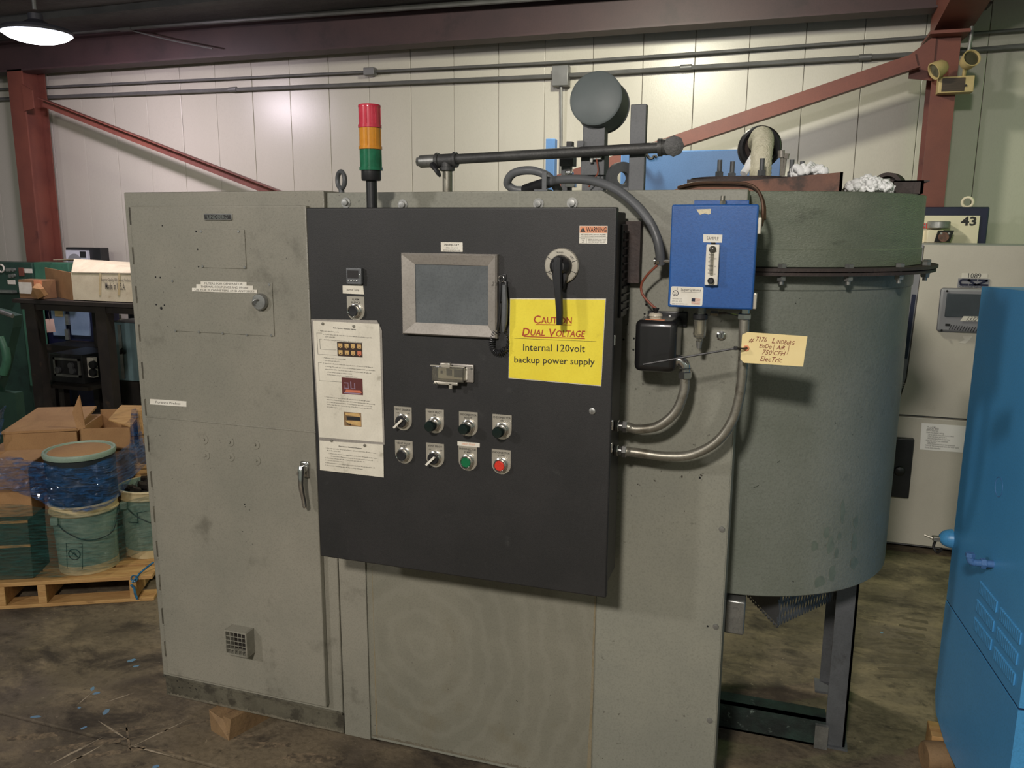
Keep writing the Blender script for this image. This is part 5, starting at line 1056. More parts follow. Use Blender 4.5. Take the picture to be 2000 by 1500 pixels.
# ================================================================== TEST CHAMBER AND MACHINE BEHIND
YCH = 5.0
chx1 = 2.35; zct = at(1850, 478, Y=YCH).z; zcb = .03
xd = at(1806, 480, Y=YCH).x; xst = at(1790, 480, Y=YCH).x; zseam = at(1800, 813, Y=YCH).z
ch = thing('test_chamber', 'beige environmental test chamber with a dark display standing behind the round tank', 'chamber', (1.4, 5.3, 0))
part('body', MB().box((.15, YCH+.02, zcb), (chx1, 5.62, zct), .006), CHAMG, ch)
part('side_trim', MB().prism([(xst-.2, YCH, zct-.004), (xd-.004, YCH, zct-.004), (xd-.03, YCH, at(1768, 740, Y=YCH).z), (xd-.06, YCH, at(1757, 785, Y=YCH).z), (xst-.2, YCH, at(1757, 790, Y=YCH).z)], (0, .03, 0)), CHAMG, ch, 'grey trim with three thin white stripes', smooth=False)
for k in range(3):
    a, b = at(1762, 748+k*4, Y=YCH-.001), at(1781, 751+k*4, Y=YCH-.001); part('stripe', MB().bar(a, b, .001, .005), WHITE, ch)
part('recess_line', MB().bar(at(1785, 575, Y=YCH-.002), at(1768, 700, Y=YCH-.002), .012, .02, up=(1, 0, 0)), NAVY, ch)
part('upper_door', MB().prism([(xd, YCH-.012, zct-.002), (chx1, YCH-.012, zct-.002), (chx1, YCH-.012, zseam+.006), (xd-.14, YCH-.012, zseam+.006), (xd-.055, YCH-.012, at(1760, 788, Y=YCH).z), (xd-.025, YCH-.012, at(1768, 740, Y=YCH).z)], (0, .034, 0)), CHAMW, ch, smooth=False)
part('lower_panel', MB().box((.16, YCH-.012, zcb+.02), (chx1, YCH+.021, zseam-.006), .004), CHAMW, ch)
def cpl(px, py, o=.012): return at(px, py, Y=YCH-o)
a, b = cpl(1834, 562, .03), cpl(1940, 652, .03)
dp = part('display_bezel', MB().box((a.x+.01, YCH-.03, b.z), (a.x+.46, YCH-.011, a.z), .014, seg=3), CHAMG, ch)
a2, b2 = cpl(1848, 573, .033), cpl(1930, 629, .033)
part('display', MB().box((a2.x+.004, YCH-.0335, b2.z+.02), (a2.x+.37, YCH-.029, a2.z), .003), paint('display_dark', lin(62, 70, 76), lin(52, 60, 66), 9, .5), dp)
tape((1882, 617.5), (1922, 618.5), (1920, 628), (1875, 627), YCH-.0345, '1332', .028, 'number_tape', ch, WHITE, INK, .5, th=.001)
for k in range(12):
    p, q = cpl(1853.5+k*5.2, 643.5+k*.5, .031), cpl(1858.5+k*5.2, 634.5+k*.5, .031); part('vent_slot', MB().bar(p, q, .002, .009, up=(0, 1, 0)), HOLE, dp)
p = cpl(1851, 634.5, .031); part('indicator', MB().box(p-V((.012, .001, .006)), p+V((.012, .002, .006))), HOLE, dp)
for px, py in ((1850, 568.5), (1839, 645)): p = cpl(px, py, .031); part('screw', MB().cyl(p, p-V((0, .003, 0)), .006, n=8), HOLE, dp)
# maker plate
a, b = cpl(1871.5, 543.5, .014), cpl(1931, 563, .014); mp_ = MB().box((a.x, YCH-.016, b.z), (b.x, YCH-.012, a.z)); mp_.m(1)
W2, H2 = b.x-a.x, a.z-b.z
def mq(u, v): return V((a.x+W2*u, YCH-.0172, a.z-H2*v))
def st(*ps, w_=.009): 
    for i in range(len(ps)-1): mp_.bar(mq(*ps[i]), mq(*ps[i+1]), w_, .001, up=(0, -1, 0))
mw = .0105
st((.38, .14), (.12, .14), (.07, .24), (.07, .58), (.12, .68), (.34, .68), w_=mw); st((.36, .68), (.62, .68), w_=mw); st((.6, .68), (.32, .16), w_=mw); st((.3, .16), (.6, .14), w_=mw); st((.64, .14), (.94, .16), (.62, .66), (.97, .68), w_=mw)
mp_.text('Cincinnati Sub-Zero', mq(.5, .88), .012, W2*.86)
part('maker_plate', mp_, [CHAMG, NAVY], ch, 'grey plate with angular dark blue letters', smooth=False)
tape((1879, 533.5), (1929, 534.5), (1929, 543.5), (1878, 542.5), YCH-.0135, '1089', .026, 'number_tape', ch, WHITE, INK, .5, th=.001)
m = MB().prism([cpl(1880, 657, .0125), cpl(1899, 657, .0125), cpl(1893, 664, .0125), cpl(1885, 671, .0125), cpl(1872, 669, .0125), cpl(1884, 664, .0125)], (0, -.0006, 0)); part('label_residue', m, WHITE, ch, smooth=False)
pp = [cpl(1800, 826, .016), cpl(1888, 832.5, .016), cpl(1880, 884, .016), cpl(1796.5, 878, .016)]
t = thing('notice_sheet', 'white printed notice taped to the beige test chamber', 'paper', (pp[2]+pp[3])/2)
pm = part('paper', MB().sheet(*pp, .0015), paint('bright_paper', lin(246, 244, 238), None, 1, .6), t, smooth=False)
ux, uy = pp[1]-pp[0], pp[0]-pp[3]
def nuv(u, v): return (pp[0]*(1-u)+pp[1]*u)*(1-v)+(pp[3]*(1-u)+pp[2]*u)*v+V((0, -.001, 0))
nm_ = MB().text('Quick Menu', nuv(.13, .16), .02, ux.length*.26, ux, uy, 'L')
for s_, u, v, wf in (('Before each test:', .12, .25, .27), ('Check the chamber settings', .12, .33, .4), ('Clean the inside of the chamber before you start a new test', .16, .41, .58), ('Close the door and latch it', .16, .48, .42), ('Select the program from the main menu', .16, .55, .5), ('When the test has been completed:', .12, .63, .5), ('Open the door', .16, .69, .2), ('Let the chamber come back to room temperature', .16, .75, .62), ('Turn off the power and leave the door open', .12, .82, .75), ('Do not leave unattended', .12, .9, .34)): nm_.text(s_, nuv(u, v), .009, ux.length*wf, ux, uy, 'L')
part('lettering', nm_, INKG, pm, smooth=False)
a, b = cpl(1738, 853, .03), cpl(1774, 972, .03); lt = part('black_latch', MB().box((a.x, YCH-.05, b.z), (b.x, YCH-.011, a.z), .006), BLACKP, ch)
p = cpl(1757, 920, .05); part('latch_boss', MB().lathe(p, (0, -1, 0), [(.03, 0), (.026, .012), (.012, .018), (0, .018)], 14), BLACKP, lt)
for x in (.3, 2.2): part('foot', MB().box((x-.06, YCH+.06, 0), (x+.06, 5.5, zcb+.002)), BLACKP, ch)
# machine marked 43
YM = 5.75
mc = thing('milling_machine', 'navy framed cream machine marked with a number behind the beige chamber', 'machine', (at(1820, 478, Y=YM).x, 5.8, 0))
a, b = at(1730, 404, Y=YM), at(1925.5, 478, Y=YM)
part('navy_cabinet', MB().box((a.x, YM, 0), (b.x, 6.05, at(1900, 404, Y=YM).z), .008), NAVY, mc)
a2 = at(1915, 421, Y=YM-.012); part('cream_panel', MB().box((a.x+.03, YM-.012, .6), (a2.x, YM, a2.z), .004), CREAM, mc)
part('number', MB().text('43', at(1892, 432, Y=YM-.013), .05, .085, bold=.03), INK, mc, smooth=False)
part('red_letters', MB().m(0).box(at(1796, 436, Y=YM-.013), at(1818, 446, Y=YM-.02)).m(1).text('SE', at(1808, 441, Y=YM-.022), .03, .085, bold=.03), [CHAMG, REDL], mc, smooth=False)
p = at(1837, 447, Y=5.6); part('spindle', MB().cyl(V((p.x, 5.68, at(1837, 446, Y=5.6).z)), V((p.x, 5.68, at(1837, 432, Y=5.6).z)), .065, n=24, bev=.004), STEEL, mc)
a, b = at(1812, 449, Y=5.62), at(1834, 474, Y=5.62); part('head_block', MB().box((a.x, 5.62, b.z), (b.x+.02, YM, a.z), .004), CREAM, mc)
q = [at(1833, 450, Y=5.58), at(1864, 450, Y=5.6), at(1855, 472, Y=5.6), at(1825, 473, Y=5.58)]; part('lamp_plate', MB().prism(q, (0, .02, 0)), INK, mc, smooth=False)
p = at(1843, 463, Y=5.575); part('lamp_disc', MB().lathe(p, (0, -1, 0), [(.03, 0), (.028, .006), (0, .006)], 18), RUST, mc)
for px in (1838, 1853): p = at(px, 456, Y=5.575); part('bolt', MB().cyl(p, p-V((0, .008, 0)), .007, n=8), STEEL, mc)
p = at(1890, 396, Y=5.9); part('lifting_ring', MB().torus(p+V((0, 0, .002)), (.3, 1, .1), .03, .009, 22, 8), CREAM, mc)
# ================================================================== EMERGENCY LIGHT ON THE COLUMN
YE = 6.02
el_ = thing('emergency_light', 'beige twin head emergency light fixed to the steel column', 'lamp', at(1866, 182, Y=YE))
a, b = at(1835, 150, Y=YE), at(1901, 181, Y=YE); zc_ = (a.z+b.z)/2
part('battery_case', MB().box((a.x, YE, b.z+.006), (b.x, 6.118, a.z), .004), GOLD, el_)
a2, b2 = at(1841, 152, Y=YE-.002), at(1883, 180, Y=YE-.002); part('dark_grille', MB().box((a2.x, YE-.004, b2.z+.008), (b2.x, YE+.001, a2.z-.003), .002), paint('grille_brown', lin(70, 56, 42), lin(52, 42, 32), 9, .5, stretch=(1, 1, 9)), el_)
p = at(1886, 167, Y=YE-.002); part('test_button', MB().cyl(p, p-V((0, .006, 0)), .007, n=10), INK, el_)
for px, py, d in ((1836, 133, V((-.8, -.35, -.45))), (1891, 120, V((.25, -.9, .3)))):
    c = at(px, py, Y=5.98); d.normalize()
    hd_ = part('lamp_head', MB().lathe(c-d*.04, d, [(0, 0), (.03, .0), (.045, .02), (.052, .06), (.054, .085), (.047, .085), (.044, .07), (0, .066)], 24), GOLD, el_)
    part('lens', MB().lathe(c-d*.04, d, [(.046, .074), (.03, .079), (0, .081)], 24), LENSGL, hd_)
    part('neck', MB().tube([c-d*.03, V((c.x-d.x*.02, YE+.03, a.z-.004))], .012, 8), GOLD, el_)
q = [at(1888, 118, Y=6.05), at(1893, 95, Y=6.05), at(1897, 70, Y=6.05), at(1898, 52, Y=6.06)]
solo('light_cable', MB().tube(curve(q, 5), .011, 8), WCOND, 'grey cable running up from the emergency light to the rafter', 'cable')
# ================================================================== LEFT BACKGROUND: RACK, GREEN MACHINE, BOXES
YR = 5.2
zr = at(150, 600, Y=YR).z
rk = thing('steel_rack', 'dark brown steel rack on casters with cardboard boxes on top', 'rack', at(170, 790, Z=0))
rx0, rx1 = at(64, 700, Y=YR).x, at(300, 700, Y=YR).x+.55
zr = at(150, 588, Y=YR).z
part('deck', MB().box((rx0-.1, YR-.05, zr-.03), (rx1, YR+.75, zr)), RACKM, rk, smooth=False)
part('front_rail', MB().box((rx0-.05, YR-.02, zr-.085), (rx1, YR+.03, zr-.03)), RACKM, rk, smooth=False)
part('rear_rail', MB().box((rx0-.05, YR+.68, zr-.085), (rx1, YR+.73, zr-.03)), RACKM, rk, smooth=False)
for x in (rx0, at(198, 690, Y=YR).x, rx1-.1):
    for y in (YR-.03, YR+.66):
        if x == at(198, 690, Y=YR).x and y > YR: continue
        part('leg', MB().box((x, y, .1), (x+.11, y+.08, zr-.03)), RACKM, rk, smooth=False)
part('lower_rail', MB().box((rx0, YR-.03, .12), (rx1, YR+.04, .22)), RACKM, rk, smooth=False)
part('lower_rail', MB().box((rx0, YR+.64, .12), (rx1, YR+.71, .22)), RACKM, rk, smooth=False)
part('diagonal', MB().bar((rx0+.1, YR+.02, .2), (rx0+1.5, YR+.64, .34), .06, .06), RACKM, rk, smooth=False)
for x in (rx0+.05, at(180, 760, Y=YR).x, rx1-.1):
    for y in (YR+.0, YR+.66):
        cs = part('caster', MB().cyl((x-.025, y, .06), (x+.025, y, .06), .06, n=18, bev=.006), BLACKP, rk)
        part('fork', MB().box((x-.035, y-.03, .06), (x-.03, y+.03, .125)).box((x+.03, y-.03, .06), (x+.035, y+.03, .125)).box((x-.045, y-.045, .118), (x+.045, y+.045, .126)), STEEL, cs)
def pbox(name, p0, p1, y, d, m, label, cat, bev=.004, group=None, **k):
    a, b = at(*p0, Y=y), at(*p1, Y=y); t = thing(name, label, cat, ((a.x+b.x)/2, y+d/2, b.z), group)
    return t, a, b
# white carton
YQ = YR+.02
t = thing('white_carton', 'long white carton with an open flap and printed side on the steel rack', 'carton', at(180, 586, Y=YQ))
c0, c1, c2 = at(94, 583, Y=YQ+.1), at(143, 580, Y=YQ), at(330, 565, Y=YQ)
zb_ = zr+.001; zc1 = at(143, 533, Y=YQ).z; dpt = .5
for nm, q in (('front_wall', ((c1.x, YQ, zb_), (c2.x, YQ+.006, zc1))), ('back_wall', ((c0.x-.1, YQ+dpt, zb_), (c2.x, YQ+dpt+.006, zc1))), ('bottom', ((c1.x, YQ, zb_), (c2.x, YQ+dpt, zb_+.006))), ('right_wall', ((c2.x-.006, YQ, zb_), (c2.x, YQ+dpt, zc1)))):
    part(nm, MB().box(*q), CARDW, t, smooth=False)
el0 = V((at(93, 580, Y=YQ+.34).x, YQ+.34, 0))
part('end_wall', MB().prism([(c1.x, YQ, zb_), (el0.x, el0.y, zb_), (el0.x, el0.y, zc1+.015), (c1.x, YQ, zc1)], (.006, .006, 0)), CARD, t, 'bare brown cardboard end', smooth=False)
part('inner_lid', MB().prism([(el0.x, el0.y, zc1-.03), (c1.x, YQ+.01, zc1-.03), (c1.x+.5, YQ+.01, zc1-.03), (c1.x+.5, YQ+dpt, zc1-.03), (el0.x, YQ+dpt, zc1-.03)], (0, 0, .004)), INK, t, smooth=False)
fz_ = at(105, 508, Y=YQ+.3).z; fxx = at(104, 508, Y=YQ+.3).x
part('top_flap', MB().geo([(c1.x+.01, YQ-.004, zc1+.002), (c2.x, YQ-.004, zc1+.012), (c2.x, YQ+dpt*.9, zc1+.05), (c1.x+.35, YQ+dpt*.9, zc1+.06), (fxx, YQ+.3, fz_), (c1.x-.12, YQ+.16, zc1+.1)], [(0, 1, 2, 3, 4, 5)])[0] and (lambda m: (m.prism([(c1.x+.01, YQ-.004, zc1+.002), (c2.x, YQ-.004, zc1+.012), (c2.x, YQ+dpt*.9, zc1+.05), (c1.x+.35, YQ+dpt*.9, zc1+.06), (fxx, YQ+.3, fz_), (c1.x-.12, YQ+.16, zc1+.1)], (0, 0, .006)), m)[1])(MB()), CARDW, t, smooth=False)
pr = MB().text('Made in U.S.A.', at(225, 559, Y=YQ-.003), .055, (at(244, 559, Y=YQ)-at(205, 559, Y=YQ)).x, bold=.006).text('Superior Quality 300 Ceramic Product', at(226, 546.5, Y=YQ-.003), .024, (at(254, 546, Y=YQ)-at(197, 546, Y=YQ)).x); part('lettering', pr, INKG, t, smooth=False)
for px in (194, 231): part('tape_strip', MB().prism([at(px, 533, Y=YQ-.002), at(px+4, 533, Y=YQ-.002), at(px+3, 577, Y=YQ-.002), at(px-1, 577, Y=YQ-.002)], (0, -.001, 0)), BUCKT, t, smooth=False)
# small brown box and crumpled paper
t = thing('brown_box', 'small worn brown box with a pale label at the end of the rack', 'box', at(64, 582, Y=YR+.05))
a, b = at(35, 546, Y=YR+.02), at(84, 580, Y=YR+.02); part('box_body', MB().box((a.x, YR+.02, zr+.001), (b.x+.01, YR+.15, a.z), .004), CARDD, t, smooth=False)
a2, b2 = at(36, 551, Y=YR+.017), at(63, 574, Y=YR+.017); part('pale_label', MB().box((a2.x, YR+.016, b2.z), (b2.x, YR+.0195, a2.z)), WHITE, t)
a2, b2 = at(66, 547, Y=YR+.017), at(83, 570, Y=YR+.017); part('orange_flap', MB().box((a2.x, YR+.014, b2.z), (b2.x, YR+.0195, a2.z)), INKO, t)
q = [at(60, 578, Y=YR-.03), at(63, 562, Y=YR-.06), at(70, 554, Y=YR-.02), at(78, 565, Y=YR-.07), at(87, 578, Y=YR-.03), at(74, 584, Y=YR-.06)]
solo('crumpled_paper', MB().prism([(v.x, v.y, max(v.z, zr+.002)) for v in q], (0, .04, .004)), CARD, 'crumpled tan paper hanging in front of the small brown box', 'paper', smooth=False)
# hanging pink tag
t = thing('hanging_tag', 'small pink paper tag hanging under the rack rail', 'tag', at(99, 650, Y=YR-.04))
part('card', MB().prism([at(88.5, 623.5, Y=YR-.04), at(104.5, 622.5, Y=YR-.04), at(108, 648.5, Y=YR-.04), at(92, 649.5, Y=YR-.04)], (0, .002, 0)), PINKT, t, smooth=False)
part('string', MB().tube([at(97, 624, Y=YR-.042), at(95, 612, Y=YR-.04), at(97, 605, Y=YR-.022)], .003, 5), INK, t)
# blue cabinets seen through the rack
YK = 6.1
t = thing('blue_locker', 'pale blue two door locker seen through the steel rack', 'locker', at(140, 690, Y=YK))
a, b = at(92, 598, Y=YK), at(178, 664, Y=YK); zt5 = a.z
part('locker_body', MB().box((a.x-.1, YK+.02, .1), (b.x+.05, 6.42, zt5)), NAVY, t, smooth=False)
for x0_, x1_ in ((98, 130), (134, 176)):
    a2, b2 = at(x0_, 601, Y=YK), at(x1_, 657, Y=YK); part('locker_door', MB().box((a2.x, YK, b2.z), (b2.x, YK+.021, a2.z), .006), LOCKB, t)
p = at(115, 610, Y=YK); part('yellow_label', MB().box(p-V((.05, .003, .04)), p+V((.05, 0, .04))), GOLD, t)
for py in (624, 653): p = at(131.5, py, Y=YK-.01); part('door_catch', MB().box(p-V((.02, .01, .05)), p+V((.02, .012, .05))), STEEL, t)
a, b = at(84, 664, Y=YK-.3), at(182, 690, Y=YK-.3)
part('base_shelf', MB().box((a.x, YK-.3, b.z), (b.x, YK+.02, b.z+.05)).box((a.x, YK-.29, b.z-.3), (b.x, YK-.27, b.z)), RACKM, t, smooth=False)
part('locker_leg', MB().box((a.x, YK-.28, 0), (a.x+.06, YK-.2, b.z)), RACKM, t, smooth=False); part('locker_leg', MB().box((b.x-.06, YK-.28, 0), (b.x, YK-.2, b.z)), RACKM, t, smooth=False)
# black test set under the rack
YO = YR+.2
t = thing('test_instrument', 'black instrument case with a silver framed panel under the rack', 'instrument', at(135, 752, Y=YO))
a, b = at(95, 692, Y=YO), at(165, 752, Y=YO); zt6, zb6 = at(130, 692, Y=YO).z, at(130, 748, Y=YO).z
part('case', MB().box((a.x, YO, zb6), (b.x, YO+.4, zt6), .008), BLACKP, t)
fr = MB(); x0_, x1_, z0_, z1_ = at(105, 699, Y=YO).x, at(156, 699, Y=YO).x, at(130, 735, Y=YO).z, at(130, 699, Y=YO).z
for q in (((x0_, YO-.012, z0_), (x1_, YO, z0_+.02)), ((x0_, YO-.012, z1_-.02), (x1_, YO, z1_)), ((x0_, YO-.012, z0_), (x0_+.02, YO, z1_)), ((x1_-.02, YO-.012, z0_), (x1_, YO, z1_))): fr.box(*q)
part('silver_frame', fr, STEEL, t, smooth=False)
for px, py in ((115, 722), (140, 714), (143, 724)): p = at(px, py, Y=YO); part('dial', MB().lathe(p, (0, -1, 0), [(.03, 0), (.028, .02), (0, .022)], 14), DGREY, t)
a, b = at(167, 698, Y=YO+.05), at(184, 738, Y=YO+.05); part('white_side_panel', MB().box((a.x, YO+.05, b.z), (b.x, YO+.1, a.z), .004), WHITE, t)
for py in (712, 727): p = at(184, py, Y=YO+.05); part('side_knob', MB().lathe(p, (0, -1, 0), [(.035, 0), (.033, .03), (0, .032)], 14), BLACKP, t)
part('shelf', MB().box((at(90, 752, Y=YO).x, YO-.1, zb6-.03), (at(190, 752, Y=YO).x, YO+.42, zb6)), RACKM, t, smooth=False)
for px in (94, 180): xx = at(px, 752, Y=YO).x; part('shelf_leg', MB().box((xx, YO+.1, 0), (xx+.06, YO+.16, zb6-.03)), RACKM, t, smooth=False)
# grey blue case to the right under the rack
YU = YR+.35
t = thing('grey_case', 'tall pale grey green case standing under the rack beside the door cabinet', 'case', at(235, 740, Y=YU))
a, b = at(207, 628, Y=YU), at(240, 742, Y=YU); zt7 = a.z; zb7 = max(.02, at(225, 742, Y=YU).z)
part('case_body', MB().box((a.x, YU, zb7), (at(262, 640, Y=YU).x, YU+.3, zt7), .01), paint('case_grey', lin(128, 156, 160), lin(112, 138, 144), 5, .4), t)
part('edge_strip', MB().box((at(231, 640, Y=YU).x, YU-.01, zb7+.02), (at(237, 640, Y=YU).x, YU, zt7-.02)), STEEL, t)
part('handle', MB().tube(curve([at(236, 690, Y=YU-.01), at(238, 682, Y=YU-.05), at(243, 690, Y=YU-.01)], 4), .012, 8), INK, t)
part('case_foot', MB().box((a.x+.05, YU+.05, 0), (a.x+.4, YU+.25, zb7)), RACKM, t)
YZ = 6.05
t = thing('navy_tarp', 'dark blue cloth covered stack beyond the grey green case', 'stack', at(255, 660, Y=YZ))
a, b = at(244, 600, Y=YZ), at(330, 720, Y=YZ); part('cover', MB().box((a.x, YZ, 0), (b.x, YZ+.35, a.z), .05, seg=4), NAVY, t)
p = at(243, 632, Y=YZ-.05); part('cap_light', MB().lathe(p, (0, -1, 0), [(.05, 0), (.045, .05), (0, .05)], 14), WHITE, t)
# white ring panel by the wall
YV = 6.2
t = thing('ring_panel', 'black board with a white ring shaped frame against the wall', 'panel', at(165, 520, Y=YV))
a, b = at(128, 483, Y=YV), at(201, 540, Y=YV); part('black_board', MB().box((a.x, YV, at(92, 598, Y=6.1).z+.002), (b.x, YV+.1, a.z), .005), BLACKP, t)
a2, b2 = at(129.5, 488.5, Y=YV-.02), at(174, 520, Y=YV-.02); c = at(147, 513, Y=YV-.03); R_ = .085
poly = [(a2.x, YV-.03, a2.z), (b2.x, YV-.03, a2.z), (b2.x, YV-.03, a2.z-.38), (a2.x, YV-.03, a2.z-.38)]
part('white_frame', MB().prism(poly, (0, .03, 0)), paint('frame_white', lin(206, 206, 216), lin(196, 196, 206), 4, .4), t, smooth=False)
part('ring_opening', MB().lathe(c, (0, -1, 0), [(R_, 0), (R_, .006), (R_-.012, .008), (0, .003)], 32), CHAMG, t)
for px, py in ((162, 497), (166, 513)): p = at(px, py, Y=YV-.034); part('small_window', MB().box(p-V((.035, .002, .028)), p+V((.035, 0, .028))), INK, t)
# green machine
YN = 5.9
t = thing('green_machine', 'dark green machine with a control panel and a rounded cover beyond the rack', 'machine', at(40, 700, Y=YN))
a, b = at(-70, 512, Y=YN), at(66, 560, Y=YN); zt8 = at(10, 512, Y=YN).z
part('control_head', MB().box((a.x, YN, at(10, 571, Y=YN).z), (b.x, 6.06, zt8), .01), DGREEN, t)
a2, b2 = at(68, 512, Y=YN+.02), at(137, 560, Y=YN+.02); part('side_enclosure', MB().box((b.x, YN+.02, at(100, 560, Y=YN).z), (b2.x, 6.06, a2.z+.0), .01), LGREEN, t)
part('sill_strip', MB().box((a.x, YN-.05, at(10, 571, Y=YN).z), (at(33, 570, Y=YN).x, YN+.01, at(10, 566, Y=YN).z)), STEEL, t)
part('pedestal', MB().box((a.x, YN+.05, 0), (at(36, 600, Y=YN).x, 6.06, at(10, 571, Y=YN).z)), DGREEN, t)
part('light_column', MB().box((at(38, 600, Y=YN).x, YN+.02, .3), (at(59, 600, Y=YN).x, 6.06, at(40, 581, Y=YN).z), .01), LGREEN, t)
part('column_foot', MB().box((at(38, 600, Y=YN).x, YN+.04, 0), (at(59, 600, Y=YN).x, 6.06, .3)), DGREEN, t)
for px, py in ((22, 527), (28, 527), (17, 527), (22, 539), (28, 538)): p = at(px, py, Y=YN); part('push_button', MB().lathe(p, (0, -1, 0), [(.02, 0), (.018, .02), (0, .022)], 10), STEEL, t)
p = at(4, 524, Y=YN); part('gauge', MB().torus(p-V((0, .01, 0)), (0, 1, 0), .035, .008, 16, 6), WHITE, t)
for px, py in ((56, 529), (23, 551)): p = at(px, py, Y=YN); part('plate', MB().box(p-V((.045, .006, .02)), p+V((.045, 0, .02))), WHITE, t)
p = at(43, 531, Y=YN); part('red_button', MB().box(p-V((.03, .012, .04)), p+V((.03, 0, .04)), .004), REDC, t)
# rounded dark green cover nearer to the viewer
YJ = 4.4
t = thing('green_drum', 'dark green rounded machine guard at the edge of the view', 'guard', at(5, 790, Y=YJ))
pf = [at(x-16, y, Y=YJ) for x, y in ((-60, 592), (12, 606), (43, 617), (41, 640), (31, 680), (20, 730), (6, 770), (-60, 790))]
part('guard_shell', MB().prism(pf, (0, .07, 0)), DGREEN, t, smooth=False)
part('guard_rim', MB().tube([v+V((0, -.01, 0)) for v in pf[:3]], .016, 8), STEEL, t)
part('shiny_band', MB().tube(curve([at(2, 658, Y=YJ-.0), at(10, 680, Y=YJ-.0), at(13, 705, Y=YJ-.0), at(6, 730, Y=YJ-.0)], 5), .03, 10), LGREEN, t)
part('base', MB().box((pf[0].x, YJ, 0), (at(30, 780, Y=YJ).x, YJ+.07, pf[-2].z+.02)), DGREEN, t, smooth=False)
# ================================================================== PALLET OF BUCKETS AND BOXES
Rr = at(301, 1173, Z=0); Lf = at(0, 1191, Z=0); pu = (Rr-Lf).normalized(); pang = math.atan2(pu.y, pu.x); pvv = V((-pu.y, pu.x, 0))
O = V((Rr.x, Rr.y, 0))
def pl(px, py, ly): 
    p = atp(px, py, O+pvv*ly, pvv); d = p-O; return V((d.dot(pu), d.dot(pvv), p.z))
pal = thing('pallet', 'pale wooden pallet carrying buckets and boxes in blue film', 'pallet', O, rz=pang)
zt9, zt8_ = .135, .115
for k in range(7): part('top_board', MB().box((-1.25, k*.155, zt8_), (0, k*.155+.1 if k else .125, zt9), .003), WOOD, pal, world=False, smooth=False)
for k in range(3): part('bottom_board', MB().box((-1.25, k*.47, 0), (0, k*.47+.1, .018), .003), WOOD, pal, world=False, smooth=False)
for a_, b_ in ((-11, 10), (74, 91), (254, 268)):
    x0_, x1_ = pl(a_, 1168, 0).x, pl(b_, 1168, 0).x; part('stringer', MB().box((x0_, .002, .018), (x1_, 1.03, zt8_), .003), WOOD, pal, world=False, smooth=False)
def pthing(name, label, cat, c, group=None): return thing(name, label, cat, O+pu*c[0]+pvv*c[1]+V((0, 0, c[2])), group, pang)
def bucket(c, r0, r1, h, label, body, lidless, extra=None):
    t = pthing('bucket', label, 'bucket', c, 'plastic pails on the pallet'); k = (r1-r0)/h
    part('pail', MB().lathe((0, 0, 0), (0, 0, 1), [(0, 0), (r0, 0), (r0+.002, .03), (r1-.002, h), (r1-.008, h), (r0-.006, .01), (0, .01)], 36), body, t, world=False)
    rm = MB()
    for z in (h-.005, h-.045): rm.torus((0, 0, z), (0, 0, 1), r1+.002, .007, 36, 8)
    rm.lathe((0, 0, 0), (0, 0, 1), [(r1+.001, h-.05), (r1+.004, h)], 36)
    part('rim', rm, BUCKT, t, world=False); part('foot_band', MB().lathe((0, 0, 0), (0, 0, 1), [(r0+.002, 0), (r0+.0035, .045)], 36), BUCKT, t, world=False)
    q = [V((-r1*.62, -r1*.86, h-.07)), V((-r1*.2, -r1*1.08, h-.12)), V((r1*.4, -r1*1.05, h-.165)), V((r1*.95, -r1*.5, h-.16)), V((r1*1.02, .02, h-.07))]
    part('bail_handle', MB().tube(curve(q, 6), .003, 6), INK, t, world=False)
    part('handle_ear', MB().box(q[0]-V((.018, .012, .02)), q[0]+V((.018, .01, .02)), .004), BUCK, t, world=False)
    return t
c1_ = pl(155, 1127, .03); rb = .15; hgt = pl(157, 992, .03).z-zt9
bA = bucket((c1_.x, .03+rb, zt9+.001), .135, .152, hgt, 'front green tinted plastic pail with a warning pictogram and wire handle', BUCK, True)
m = MB(); R = .1465
def wrap(px, py):
    p = pl(px, py, .03+.004); return p.x-c1_.x, p.z-zt9
def curved(du, z, o=.0016):
    rr = .135+(.017)*z/hgt+o; a = du/rr; return V((rr*math.sin(a), -rr*math.cos(a), z))
for a_, b_ in (((127, 1063), (160, 1063)), ((127, 1113), (160, 1113)), ((127, 1063), (127, 1113)), ((160, 1063), (160, 1113)), ((127, 1070), (160, 1070))): m.tube([curved(*wrap(*a_)), curved(*wrap(*b_))], .0012, 5)
cc = wrap(144, 1084); m.tube([curved(cc[0]+.028*math.cos(k*.35), cc[1]+.028*math.sin(k*.35)) for k in range(18)], .0022, 5, closed=True).tube([curved(cc[0]-.02, cc[1]+.02), curved(cc[0]+.02, cc[1]-.02)], .002, 5).tube([curved(cc[0]-.012, cc[1]-.006), curved(cc[0], cc[1]+.012), curved(cc[0]+.012, cc[1]-.008)], .0016, 5)
part('warning_print', m, INK, bA, world=False)
c2_ = pl(287, 1095, .2); h2 = pl(287, 962, .2).z-zt9
bB = bucket((c2_.x+.0, .2+.15, zt9+.001), .135, .152, h2, 'green tinted plastic pail heaped with dark scraps beside the door cabinet', BUCK, True)
sc_m = MB()
for k in range(26):
    a_, r_ = random.uniform(0, 6.28), random.uniform(0, .12); s_ = random.uniform(.012, .03)
    sc_m.box((-s_, -s_*.6, -s_*.4), (s_, s_*.6, s_*.4), 0, Matrix.Translation((r_*math.cos(a_), r_*math.sin(a_), h2-.02+random.uniform(0, .02))) @ Matrix.Rotation(random.uniform(0, 3), 4, (random.random(), random.random(), 1)))
scr = thing('metal_scraps', 'dark metal scraps heaped in the pail beside the door cabinet', 'scraps', bB.location+V((0, 0, 0)), rz=pang); scr['kind'] = 'stuff'
